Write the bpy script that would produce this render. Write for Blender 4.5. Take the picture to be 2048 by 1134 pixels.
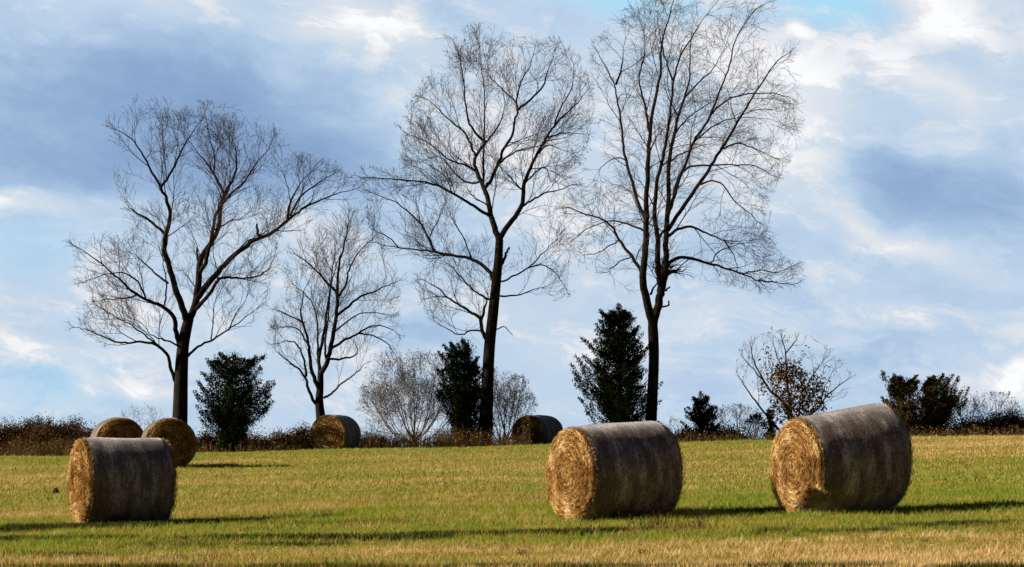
import bpy, math, random
import numpy as np
from mathutils import Vector, Matrix, noise as mnoise

rnd = random.Random(7)
rng = np.random.default_rng(7)
R = math.radians
for o in list(bpy.data.objects): bpy.data.objects.remove(o)
scene = bpy.context.scene
C = scene.collection

# ------------------------------------------------------------------ camera
F = 4620.0          # focal length in photo pixels (photo 2048 wide)
HY = 915.0          # photo row of the true horizon
CAMZ = 2.0
cam_d = bpy.data.cameras.new('camera'); cam = bpy.data.objects.new('camera', cam_d); C.objects.link(cam)
cam_d.sensor_width = 36; cam_d.lens = F / 2048 * 36
cam_d.clip_start = 0.5; cam_d.clip_end = 20000
PITCH = math.atan((HY - 567) / F)
cam.location = (0, 0, CAMZ); cam.rotation_euler = (R(90) + PITCH, 0, 0)
scene.camera = cam

# ------------------------------------------------------------------ light
SUN_EL, SUN_B = 22.0, -2.0      # elevation; degrees behind (+) or before (-) the left-hand side
sv = Vector((-math.cos(R(SUN_B)) * math.cos(R(SUN_EL)), math.sin(R(SUN_B)) * math.cos(R(SUN_EL)), math.sin(R(SUN_EL))))
sd = bpy.data.lights.new('sun', 'SUN'); sd.energy = 5.0; sd.angle = R(0.5); sd.color = (1.0, 0.87, 0.68)
sun = bpy.data.objects.new('sun', sd); C.objects.link(sun)
sun.rotation_euler = sv.to_track_quat('Z', 'Y').to_euler(); sun.location = sv * 60
scene.view_settings.view_transform = 'Standard'; scene.view_settings.look = 'None'
scene.view_settings.gamma = 1.0; scene.view_settings.use_curve_mapping = False
scene.view_settings.exposure = 1.1
EXPO = 2 ** 1.1


class G:
    """tiny expression layer over math nodes"""
    def __init__(s, nt, out): s.nt, s.out = nt, out

    def _m(s, op, b=None, clamp=False):
        n = s.nt.nodes.new('ShaderNodeMath'); n.operation = op; n.use_clamp = clamp
        s.nt.links.new(s.out, n.inputs[0])
        if b is not None:
            if isinstance(b, G): s.nt.links.new(b.out, n.inputs[1])
            else: n.inputs[1].default_value = b
        return G(s.nt, n.outputs[0])

    def __add__(s, b): return s._m('ADD', b)
    def __sub__(s, b): return s._m('SUBTRACT', b)
    def __mul__(s, b): return s._m('MULTIPLY', b)
    def __truediv__(s, b): return s._m('DIVIDE', b)
    def clamp(s): return s._m('ADD', 0.0, True)
    def f(s, op, b=None): return s._m(op, b)

    def smooth(s, a, b, lo=0.0, hi=1.0, kind='SMOOTHSTEP'):
        n = s.nt.nodes.new('ShaderNodeMapRange'); n.interpolation_type = kind
        s.nt.links.new(s.out, n.inputs[0])
        for i, v in enumerate((a, b, lo, hi)): n.inputs[i + 1].default_value = v
        return G(s.nt, n.outputs[0])


def vec(nt, x, y, z=0.0):
    n = nt.nodes.new('ShaderNodeCombineXYZ')
    for i, v in enumerate((x, y, z)):
        if isinstance(v, G): nt.links.new(v.out, n.inputs[i])
        else: n.inputs[i].default_value = v
    return n.outputs[0]


def noise(nt, v, scale, detail=4, rough=0.5, dist=0.0, col=False):
    n = nt.nodes.new('ShaderNodeTexNoise')
    n.inputs['Scale'].default_value = scale; n.inputs['Detail'].default_value = detail
    n.inputs['Roughness'].default_value = rough; n.inputs['Distortion'].default_value = dist
    nt.links.new(v, n.inputs['Vector'])
    return n.outputs['Color'] if col else G(nt, n.outputs[0])


def ramp(nt, fac, stops, interp='LINEAR'):
    n = nt.nodes.new('ShaderNodeValToRGB'); n.color_ramp.interpolation = interp
    e = n.color_ramp.elements
    while len(e) > 1: e.remove(e[-1])
    e[0].position = stops[0][0]; e[0].color = (*stops[0][1], 1)
    for p, c in stops[1:]:
        k = e.new(p); k.color = (*c, 1)
    nt.links.new(fac.out if isinstance(fac, G) else fac, n.inputs[0])
    return n.outputs[0]


def mixc(nt, fac, a, b, mode='MIX'):
    n = nt.nodes.new('ShaderNodeMix'); n.data_type = 'RGBA'; n.blend_type = mode
    if isinstance(fac, G): nt.links.new(fac.out, n.inputs[0])
    else: n.inputs[0].default_value = fac
    for i, v in ((6, a), (7, b)):
        if isinstance(v, tuple): n.inputs[i].default_value = (*v, 1)
        else: nt.links.new(v, n.inputs[i])
    return n.outputs[2]


def s2l(r, g, b):
    f = lambda c: (c / 255) / 12.92 if c / 255 <= 0.04045 else ((c / 255 + 0.055) / 1.055) ** 2.4
    return (f(r), f(g), f(b))


# ------------------------------------------------------------------ world: Nishita sky with drifting autumn cloud
world = bpy.data.worlds.new("World"); scene.world = world; world.use_nodes = True
nt = world.node_tree; nt.nodes.clear()
sky = nt.nodes.new('ShaderNodeTexSky'); sky.sky_type = 'NISHITA'; sky.sun_disc = False
sky.sun_elevation = R(SUN_EL); sky.sun_rotation = R(-90 + SUN_B); sky.altitude = 200
bg1 = nt.nodes.new('ShaderNodeBackground'); bg1.inputs[1].default_value = 0.05
nt.links.new(sky.outputs[0], bg1.inputs[0])
tc = nt.nodes.new('ShaderNodeTexCoord'); sep = nt.nodes.new('ShaderNodeSeparateXYZ')
nt.links.new(tc.outputs['Generated'], sep.inputs[0])
dx, dy, dz = (G(nt, sep.outputs[i]) for i in range(3))
az = dx.f('ARCTAN2', dy)
el = dz.f('ARCSINE')
X = az * F + 1024.0                      # angles written in the photo's own scale: 4620 units per radian
Y = (el * -F) + HY
P0 = vec(nt, X * 0.001, Y * 0.001, 0.0)
wn = noise(nt, P0, 3.0, 5, 0.55, 0.0, col=True)
wsep = nt.nodes.new('ShaderNodeSeparateXYZ'); nt.links.new(wn, wsep.inputs[0])
wx = (G(nt, wsep.outputs[0]) - 0.5) * 230.0
wy = (G(nt, wsep.outputs[1]) - 0.5) * 150.0
Xw, Yw = X + wx, Y + wy
PW = vec(nt, Xw, Yw, 0.0)


def blob(cx, cy, a, b, rot, amp):
    m = nt.nodes.new('ShaderNodeMapping'); m.vector_type = 'TEXTURE'
    nt.links.new(PW, m.inputs[0])
    m.inputs[1].default_value = (cx, cy, 0); m.inputs[2].default_value = (0, 0, R(rot)); m.inputs[3].default_value = (a, b, 1)
    l = nt.nodes.new('ShaderNodeVectorMath'); l.operation = 'LENGTH'; nt.links.new(m.outputs[0], l.inputs[0])
    return G(nt, l.outputs['Value']).smooth(0.0, 1.0, amp, 0.0)


S = blob(330, 250, 760, 270, 4, -1.25) * Y.smooth(385, 425, 1.0, 0.12)
for b in ((640, 350, 300, 130, 10, -0.5), (60, 330, 400, 110, 0, -0.25),
          (715, 45, 200, 80, 15, 0.85), (560, 50, 300, 60, 18, 0.3), (180, 95, 90, 35, 10, 0.4), (300, 20, 260, 50, 5, 0.25),
          (880, 110, 160, 60, 15, 0.25), (905, 60, 120, 60, 20, -0.35),
          (880, 260, 240, 150, 30, 0.35), (30, 410, 170, 45, 5, 0.75), (60, 700, 180, 55, 18, 0.55),
          (300, 790, 210, 32, 4, 0.7), (165, 765, 55, 45, 60, 0.7), (90, 760, 150, 60, 10, -0.35),
          (1000, 330, 260, 150, 20, 0.30), (1130, 420, 110, 90, 20, 0.6), (1640, 120, 200, 80, 30, 0.4), (760, 100, 160, 80, 20, 0.4), (1180, 530, 160, 80, 20, 0.25),
          (1620, 230, 230, 110, 25, 0.9), (1480, 110, 280, 110, 15, 0.45), (1440, 280, 220, 140, 0, 0.4),
          (1600, 62, 42, 32, 50, 1.1), (1880, 45, 170, 75, 30, 1.3), (1830, 150, 150, 50, 30, 0.5),
          (1960, 230, 170, 70, 10, 0.5), (1790, 370, 330, 120, 26, -0.95), (2010, 420, 160, 100, 20, -0.45), (1900, 120, 90, 40, 20, -0.2),
          (1830, 500, 300, 48, 24, 0.75), (1700, 440, 140, 50, 20, 0.3), (1880, 620, 300, 60, 8, -0.25), (1800, 645, 200, 50, 5, 0.5),
          (2030, 775, 75, 42, 0, 1.5), (1800, 720, 350, 70, 0, -0.3), (850, 670, 330, 60, 12, -0.40), (1390, 500, 320, 60, 10, -0.15),
          (1560, 300, 330, 190, 15, 0.45), (1250, 200, 240, 130, 20, 0.35), (1640, 560, 260, 60, 15, 0.3), (990, 180, 200, 90, 15, 0.3), (1850, 180, 260, 60, 30, 0.35), (250, 620, 300, 60, 4, 0.35), (640, 800, 260, 50, 0, 0.35), (1150, 690, 300, 70, 10, 0.18)):
    S = S + blob(*b)
PWs = vec(nt, (Xw * 0.8 + Yw * 0.35) * 0.001, (Yw - Xw * 0.22) * 0.001 * 1.9, 0.3)
n1 = noise(nt, PWs, 3.2, 8, 0.62, 0.4)
n2 = noise(nt, PWs, 9.5, 8, 0.68, 0.2)
n3 = noise(nt, PWs, 5.5, 10, 0.66, 0.5)
S = S + (n1 - 0.5) * 1.6 + (n2 - 0.5) * 0.9
S = S + n3.smooth(0.47, 0.60, -0.12, 0.62) * S.smooth(-0.55, 0.35)
cl = ramp(nt, S.smooth(-1.5, 1.5, 0, 1, 'LINEAR'), [
    (0.00, s2l(130, 160, 200)), (0.20, s2l(148, 177, 213)), (0.36, s2l(172, 198, 226)), (0.48, s2l(191, 212, 234)),
    (0.60, s2l(206, 219, 234)), (0.74, s2l(223, 229, 237)), (0.88, s2l(242, 243, 246)), (1.0, s2l(252, 253, 255))])
cy = (blob(1180, -20, 330, 90, 8, 1.0) + blob(1660, 15, 190, 80, 20, 1.0) + blob(60, 510, 260, 90, 0, 0.35) + blob(80, 780, 330, 110, 0, 0.35)).clamp()
cyn = cy * S.smooth(0.0, 0.9, 1.0, 0.1)
cl = mixc(nt, cyn, cl, s2l(168, 221, 248))
bg2 = nt.nodes.new('ShaderNodeBackground'); nt.links.new(cl, bg2.inputs[0]); bg2.inputs[1].default_value = 1.0 / EXPO
mx = nt.nodes.new('ShaderNodeMixShader')
cover = az.f('ABSOLUTE').smooth(0.40, 0.80, 1.0, 0.0) * el.smooth(0.24, 0.42, 1.0, 0.0)
nt.links.new(cover.out, mx.inputs[0]); 
bg3 = nt.nodes.new('ShaderNodeBackground'); bg3.inputs[1].default_value = 1.0      # unseen dark cloud added over the rest of the sky to cut ambient light
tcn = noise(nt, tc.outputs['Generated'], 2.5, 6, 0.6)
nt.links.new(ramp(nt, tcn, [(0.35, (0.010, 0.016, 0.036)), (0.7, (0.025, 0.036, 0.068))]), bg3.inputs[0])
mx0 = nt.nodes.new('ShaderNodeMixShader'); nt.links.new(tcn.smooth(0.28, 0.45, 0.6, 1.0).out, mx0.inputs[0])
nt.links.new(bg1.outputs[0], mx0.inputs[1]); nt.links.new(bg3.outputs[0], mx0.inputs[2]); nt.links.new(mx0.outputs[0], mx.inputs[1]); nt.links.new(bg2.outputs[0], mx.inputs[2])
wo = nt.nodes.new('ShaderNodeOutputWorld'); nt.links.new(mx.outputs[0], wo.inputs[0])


# ------------------------------------------------------------------ helpers
def tag(o, label=None, cat=None, group=None, kind=None):
    if label: o['label'] = label
    if cat: o['category'] = cat
    if group: o['group'] = group
    if kind: o['kind'] = kind
    return o


def empty(name, loc, label, cat, group=None, rot=(0, 0, 0)):
    o = bpy.data.objects.new(name, None); C.objects.link(o)
    o.location = loc; o.rotation_euler = rot; o.empty_display_size = 0.3
    return tag(o, label, cat, group)


def mesh_obj(name, verts, faces, mat, parent=None, smooth=False, tint=None, link=True):
    me = bpy.data.meshes.new(name)
    v = np.asarray(verts, dtype=np.float32).reshape(-1, 3)
    if isinstance(faces, np.ndarray):
        k = faces.shape[1]; n = faces.shape[0]
        me.vertices.add(len(v)); me.vertices.foreach_set('co', v.ravel())
        me.loops.add(n * k); me.loops.foreach_set('vertex_index', faces.astype(np.int32).ravel())
        me.polygons.add(n); me.polygons.foreach_set('loop_start', np.arange(0, n * k, k, dtype=np.int32))
        me.polygons.foreach_set('loop_total', np.full(n, k, dtype=np.int32)); me.update(calc_edges=True)
    else:
        me.from_pydata(v.tolist(), [], faces)
    if tint is not None:
        a = me.attributes.new('tint', 'FLOAT', 'FACE'); a.data.foreach_set('value', np.asarray(tint, dtype=np.float32))
    if smooth: me.polygons.foreach_set('use_smooth', np.ones(len(me.polygons), dtype=bool))
    me.materials.append(mat); me.update()
    o = bpy.data.objects.new(name, me)
    if link: C.objects.link(o)
    if parent: o.parent = parent
    return o


class Batch:
    """collects tubes (any number of rings, fixed sides) as quads"""
    def __init__(s): s.v = []; s.f = []; s.n = 0; s.t = []

    def tubes(s, pts, rad, sides):
        """pts (N,K,3), rad (N,K)"""
        pts = np.asarray(pts, float); rad = np.asarray(rad, float)
        N, K, _ = pts.shape
        if N == 0: return
        tan = np.gradient(pts, axis=1)
        tan /= np.linalg.norm(tan, axis=2, keepdims=True) + 1e-9
        ref = np.tile(np.array([0.13, 0.95, 0.21]), (N, K, 1))
        a = np.cross(tan, ref); a /= np.linalg.norm(a, axis=2, keepdims=True) + 1e-9
        b = np.cross(tan, a)
        ang = np.arange(sides) / sides * 2 * math.pi
        ring = pts[:, :, None, :] + rad[:, :, None, None] * (a[:, :, None, :] * np.cos(ang)[None, None, :, None] + b[:, :, None, :] * np.sin(ang)[None, None, :, None])
        idx = np.arange(N * K * sides).reshape(N, K, sides) + s.n
        i0 = idx[:, :-1, :]; i1 = idx[:, 1:, :]
        q = np.stack([i0, np.roll(i0, -1, 2), np.roll(i1, -1, 2), i1], axis=-1).reshape(-1, 4)
        s.v.append(ring.reshape(-1, 3)); s.f.append(q); s.n += N * K * sides

    def quads(s, c, d, w, n=None, tint=None):
        """flat leaf blades: centre c, half-length vector d, half-width vector w (N,3)"""
        N = len(c)
        if N == 0: return
        v = np.stack([c - d, c + w * 1.0 - d * 0.05, c + d, c - w * 1.0 - d * 0.05], axis=1)
        idx = (np.arange(N * 4) + s.n).reshape(N, 4)
        s.v.append(v.reshape(-1, 3)); s.f.append(idx); s.n += N * 4
        s.t.append(rng.random(N) if tint is None else tint)

    def build(s, name, mat, parent=None, smooth=False, origin=None, tint=False):
        v = np.concatenate(s.v); f = np.concatenate(s.f)
        if origin is not None: v = v - np.asarray(origin)
        return mesh_obj(name, v, f, mat, parent, smooth, np.concatenate(s.t) if tint else None)


def runit(n):
    v = rng.normal(size=(n, 3)); return v / np.linalg.norm(v, axis=1, keepdims=True)


def leafcloud(batch, cen, length, width, bias=None, tint=None):
    n = len(cen); d = runit(n)
    if bias is not None:
        d = d * 0.65 + bias; d /= np.linalg.norm(d, axis=1, keepdims=True) + 1e-9
    w = np.cross(d, runit(n)); w /= np.linalg.norm(w, axis=1, keepdims=True) + 1e-9
    L = length * rng.uniform(0.6, 1.3, (n, 1)) / 2; W = width * rng.uniform(0.6, 1.3, (n, 1)) / 2
    batch.quads(cen, d * L, w * W, tint=tint)


# ------------------------------------------------------------------ terrain height
def g(x, y):
    x = np.asarray(x, float); y = np.asarray(y, float)
    base = CAMZ - 2.07 + 0.022 * 45 * np.tanh(x / 45) + 0.0312 * np.clip(y, -60, 80) - 0.14
    t = np.clip(y - 80, 0, None)
    tq = np.minimum(t, 16)
    base = base + 0.0312 * np.minimum(t, 16) - 0.004 * tq ** 2
    lin = np.clip(t - 16, 0, 110)
    base = base - 0.097 * lin
    und = 0.02 * np.sin(x * 0.9 + 0.6 * np.sin(y * 0.31)) * np.sin(y * 0.53 + 1.3) + 0.015 * np.sin(y * 1.7 + 0.25 * x) + 0.012 * np.sin(x * 2.1 - y * 1.1)
    return base + und + 0.10 * np.exp(-((x - 6.5) ** 2 / 14 + (y - 37.5) ** 2 / 30))


def gz(x, y): return float(g(x, y))
def wx_(px, d): return (px - 1024) / F * d
def wz_(py, d): return CAMZ + (HY - py) / F * d


# ------------------------------------------------------------------ materials
def newmat(name):
    m = bpy.data.materials.new(name); m.use_nodes = True; nt = m.node_tree; nt.nodes.clear()
    out = nt.nodes.new('ShaderNodeOutputMaterial'); return m, nt, out


def principled(nt, out, col, rough=0.9, spec=0.2, normal=None):
    p = nt.nodes.new('ShaderNodeBsdfPrincipled')
    if isinstance(col, tuple): p.inputs['Base Color'].default_value = (*col, 1)
    else: nt.links.new(col, p.inputs['Base Color'])
    p.inputs['Roughness'].default_value = rough; p.inputs['Specular IOR Level'].default_value = spec
    if normal is not None: nt.links.new(normal, p.inputs['Normal'])
    if out is not None: nt.links.new(p.outputs[0], out.inputs[0])
    return p


def bump(nt, h, strength, dist):
    b = nt.nodes.new('ShaderNodeBump'); b.inputs['Strength'].default_value = strength; b.inputs['Distance'].default_value = dist
    nt.links.new(h.out, b.inputs['Height']); return b.outputs[0]


def attr(nt, name):
    a = nt.nodes.new('ShaderNodeAttribute'); a.attribute_name = name; return G(nt, a.outputs['Fac'])


def leafy(nt, out, col, trans=0.35):
    d = nt.nodes.new('ShaderNodeBsdfDiffuse'); t = nt.nodes.new('ShaderNodeBsdfTranslucent'); m = nt.nodes.new('ShaderNodeMixShader')
    for s in (d, t):
        if isinstance(col, tuple): s.inputs[0].default_value = (*col, 1)
        else: nt.links.new(col, s.inputs[0])
    m.inputs[0].default_value = trans
    nt.links.new(d.outputs[0], m.inputs[1]); nt.links.new(t.outputs[0], m.inputs[2]); nt.links.new(m.outputs[0], out.inputs[0])


def field_color(nt, randomness):
    """green / olive / straw bands of a mown hay field, from world position; returns colour"""
    ge = nt.nodes.new('ShaderNodeNewGeometry'); sp = nt.nodes.new('ShaderNodeSeparateXYZ'); nt.links.new(ge.outputs['Position'], sp.inputs[0])
    x, y = G(nt, sp.outputs[0]), G(nt, sp.outputs[1])
    pv = vec(nt, x * 0.22, y * 0.7, 0.0)
    nA = noise(nt, pv, 0.42, 4, 0.6)
    nB = noise(nt, vec(nt, x * 0.6, y, 2.0), 0.9, 4, 0.65)
    nC = noise(nt, vec(nt, x, y, 5.0), 7.0, 3, 0.6)
    band = ramp(nt, (y + (nB - 0.5) * 3.5 + (nA - 0.5) * 6.0 - x * 0.06) / 100.0, [
        (0.00, (0.78, 0.78, 0.78)), (0.308, (0.78,) * 3), (0.330, (0.20,) * 3), (0.375, (0.16,) * 3), (0.42, (0.34,) * 3), (0.47, (0.42,) * 3),
        (0.53, (0.38,) * 3), (0.60, (0.54,) * 3), (0.66, (0.45,) * 3), (0.72, (0.42,) * 3), (0.78, (0.22,) * 3), (0.86, (0.12,) * 3)])
    bs = nt.nodes.new('ShaderNodeRGBToBW'); nt.links.new(band, bs.inputs[0])
    nS = noise(nt, vec(nt, x * 0.07 + 3.0, y * 0.85 - x * 0.03, 8.0), 1.3, 5, 0.65)
    right = x.smooth(-2.0, 9.0, 0.0, -0.22) * y.smooth(34, 40, 0.0, 1.0) * y.smooth(52, 66, 1.0, 0.0)
    far_r = x.smooth(8, 17, 0.0, 0.5) * y.smooth(62, 72, 0.0, 1.0)
    f = G(nt, bs.outputs[0]) + right + far_r + (nA - 0.5) * 1.1 + (nS - 0.5) * 2.4 + (nB - 0.5) * 1.3 + (nC - 0.5) * 1.0
    if randomness is not None: f = f + (randomness - 0.5) * 0.95
    return ramp(nt, f, [(0.0, (0.115, 0.190, 0.012)), (0.22, (0.190, 0.245, 0.016)), (0.42, (0.225, 0.200, 0.020)), (0.60, (0.250, 0.160, 0.040)),
                        (0.80, (0.36, 0.235, 0.095)), (1.0, (0.54, 0.41, 0.22))]), (x, y, nB, nC)


M = {}
m, nt, out = newmat('field_soil')
col, (gx, gy, nB, nC) = field_color(nt, None)
col = mixc(nt, 0.3, col, (0.10, 0.075, 0.03))
principled(nt, out, col, 1.0, 0.0, bump(nt, nC, 0.9, 0.06)); M['soil'] = m

m, nt, out = newmat('grass_blades')
oi = nt.nodes.new('ShaderNodeObjectInfo'); rr = G(nt, oi.outputs['Random'])
col, _ = field_color(nt, rr)
tt = attr(nt, 'tint')
col = mixc(nt, tt * 0.75, col, (0.55, 0.45, 0.22)); leafy(nt, out, mixc(nt, 1.0, col, (1.3, 1.3, 1.2), 'MULTIPLY'), 0.42); M['grass'] = m

m, nt, out = newmat('shadow_grass')  # shade of the field's shadow streaks put into the blade colour
tt = attr(nt, 'tint')
leafy(nt, out, ramp(nt, tt, [(0, (0.018, 0.028, 0.008)), (0.6, (0.04, 0.055, 0.012)), (1, (0.12, 0.11, 0.05))]), 0.15); M['shadow_grass'] = m

m, nt, out = newmat('dry_weed')
tt = attr(nt, 'tint')
leafy(nt, out, ramp(nt, tt, [(0, (0.035, 0.025, 0.012)), (0.45, (0.10, 0.065, 0.028)), (0.8, (0.24, 0.14, 0.055)), (1, (0.34, 0.25, 0.12))]), 0.2); M['weed'] = m


def bark(name, a, b):
    m, nt, out = newmat(name)
    tc = nt.nodes.new('ShaderNodeTexCoord'); mp = nt.nodes.new('ShaderNodeMapping'); nt.links.new(tc.outputs['Object'], mp.inputs[0])
    mp.inputs[3].default_value = (6, 6, 1.6)
    n = noise(nt, mp.outputs[0], 2.2, 6, 0.7)
    principled(nt, out, ramp(nt, n, [(0.35, a), (0.65, b)]), 0.95, 0.05, bump(nt, n, 1.0, 0.04)); return m


M['bark'] = bark('dark_bark', (0.009, 0.007, 0.006), (0.030, 0.024, 0.019))
M['twig'] = bark('twig_bark', (0.026, 0.017, 0.013), (0.050, 0.034, 0.026))
M['twig_grey'] = bark('grey_twig_bark', (0.10, 0.085, 0.085), (0.17, 0.14, 0.135))


def leafmat(name, stops, tr=0.25):
    m, nt, out = newmat(name); leafy(nt, out, ramp(nt, attr(nt, 'tint'), stops), tr); M[name] = m


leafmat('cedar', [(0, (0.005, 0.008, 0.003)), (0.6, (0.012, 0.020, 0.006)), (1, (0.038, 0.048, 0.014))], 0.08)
leafmat('cedar_olive', [(0, (0.022, 0.024, 0.008)), (0.6, (0.07, 0.058, 0.018)), (1, (0.16, 0.105, 0.035))], 0.15)
leafmat('brown_leaf', [(0, (0.09, 0.042, 0.012)), (0.6, (0.26, 0.12, 0.024)), (1, (0.42, 0.22, 0.045))], 0.3)
leafmat('small_dead_leaf', [(0, (0.06, 0.028, 0.016)), (0.75, (0.13, 0.065, 0.035)), (1, (0.30, 0.14, 0.03))], 0.3)
leafmat('hedge_leaf', [(0, (0.014, 0.012, 0.006)), (0.5, (0.070, 0.042, 0.020)), (0.85, (0.17, 0.080, 0.042)), (1, (0.24, 0.14, 0.070))], 0.15)
leafmat('pale_leaf', [(0, (0.08, 0.068, 0.065)), (0.6, (0.19, 0.165, 0.155)), (1, (0.36, 0.32, 0.28))], 0.3)

m, nt, out = newmat('straw')
tt = attr(nt, 'tint')
tc = nt.nodes.new('ShaderNodeTexCoord')
pn = noise(nt, tc.outputs['Object'], 3.2, 4, 0.6)
leafy(nt, out, ramp(nt, tt * 0.55 + pn * 1.5 - 0.53, [(0.0, (0.035, 0.017, 0.007)), (0.22, (0.13, 0.060, 0.018)), (0.45, (0.32, 0.165, 0.050)), (0.68, (0.55, 0.36, 0.145)), (0.95, (0.90, 0.76, 0.48))]), 0.04)
M['straw'] = m

m, nt, out = newmat('net_wrap')
tc = nt.nodes.new('ShaderNodeTexCoord'); sp = nt.nodes.new('ShaderNodeSeparateXYZ'); nt.links.new(tc.outputs['Object'], sp.inputs[0])
mp = nt.nodes.new('ShaderNodeMapping'); nt.links.new(tc.outputs['Object'], mp.inputs[0]); mp.inputs[3].default_value = (2.5, 1, 1)
n = noise(nt, mp.outputs[0], 2.0, 5, 0.6); nf = noise(nt, tc.outputs['Object'], 38.0, 5, 0.8)
mp2 = nt.nodes.new('ShaderNodeMapping'); nt.links.new(tc.outputs['Object'], mp2.inputs[0]); mp2.inputs[3].default_value = (16, 1.0, 1.0)
nr = noise(nt, mp2.outputs[0], 2.5, 4, 0.6)
c = ramp(nt, n * 0.70 + nf * 0.8 + nr * 0.26 - 0.38, [(0.22, (0.030, 0.020, 0.014)), (0.38, (0.060, 0.043, 0.032)), (0.52, (0.125, 0.103, 0.088)), (0.72, (0.50, 0.46, 0.42))])
p = principled(nt, out, c, 0.6, 0.4, bump(nt, nf * 1.2 + nr * 0.8, 0.45, 0.012)); M['wrap'] = m
p.inputs['Sheen Weight'].default_value = 0.6; p.inputs['Sheen Roughness'].default_value = 0.3; p.inputs['Sheen Tint'].default_value = (0.85, 0.88, 1.0, 1)
m, nt, out = newmat('hay_core')
tc = nt.nodes.new('ShaderNodeTexCoord'); n = noise(nt, tc.outputs['Object'], 14.0, 6, 0.7)
principled(nt, out, ramp(nt, n, [(0.3, (0.03, 0.015, 0.006)), (0.5, (0.12, 0.062, 0.02)), (0.7, (0.28, 0.17, 0.06))]), 1, 0, bump(nt, n, 1.0, 0.05)); M['hay'] = m
m, nt, out = newmat('dark_clod')
tc = nt.nodes.new('ShaderNodeTexCoord'); n = noise(nt, tc.outputs['Object'], 20.0, 4, 0.6)
principled(nt, out, ramp(nt, n, [(0.3, (0.012, 0.010, 0.008)), (0.7, (0.05, 0.04, 0.03))]), 1, 0, bump(nt, n, 1.0, 0.03)); M['clod'] = m

# ------------------------------------------------------------------ ground sheet
ys = np.concatenate([[-900, -400, -150, -60, -20], np.arange(0, 24, 2.0), np.arange(24, 110, 0.45), np.arange(112, 220, 6.0), [260, 400, 800, 1800, 4000, 9000]])
xs = np.concatenate([[-9000, -3000, -900, -300, -120, -70], np.arange(-45, 45.1, 0.6), [70, 120, 300, 900, 3000, 9000]])
XX, YY = np.meshgrid(xs, ys)
ZZ = g(XX, YY)
nx = len(xs); ny = len(ys)
ii = np.arange(nx * ny).reshape(ny, nx)
fq = np.stack([ii[:-1, :-1], ii[:-1, 1:], ii[1:, 1:], ii[1:, :-1]], -1).reshape(-1, 4)
ground = mesh_obj('ground', np.stack([XX, YY, ZZ], -1).reshape(-1, 3), fq, M['soil'], smooth=True)
tag(ground, kind='structure')


# ------------------------------------------------------------------ grass (stuff): clumps scattered by geometry nodes
def clump(seed, n, hmin, hmax, wid, spread, lean):
    r = np.random.default_rng(seed); V = []; Fq = []; T = []
    for i in range(n):
        a = r.uniform(0, 6.283); rr_ = spread * math.sqrt(r.random()); b = np.array([rr_ * math.cos(a), rr_ * math.sin(a), -0.01])
        h = r.uniform(hmin, hmax); la = r.uniform(0, 6.283); l = h * r.uniform(0.15, lean)
        d = np.array([math.cos(la), math.sin(la), 0]); w = np.array([-math.sin(la + r.uniform(-1, 1)), math.cos(la), 0]); w = w / np.linalg.norm(w) * wid * r.uniform(0.6, 1.2)
        p0 = b; p1 = b + d * l * 0.3 + np.array([0, 0, h * 0.6]); p2 = b + d * l + np.array([0, 0, h])
        k = len(V); V += [p0 - w, p0 + w, p1 + w * 0.8, p1 - w * 0.8, p2]
        Fq += [(k, k + 1, k + 2, k + 3), (k + 3, k + 2, k + 4)]; t = r.random() ** 2.5; T += [t, t]
    return V, Fq, T


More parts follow.
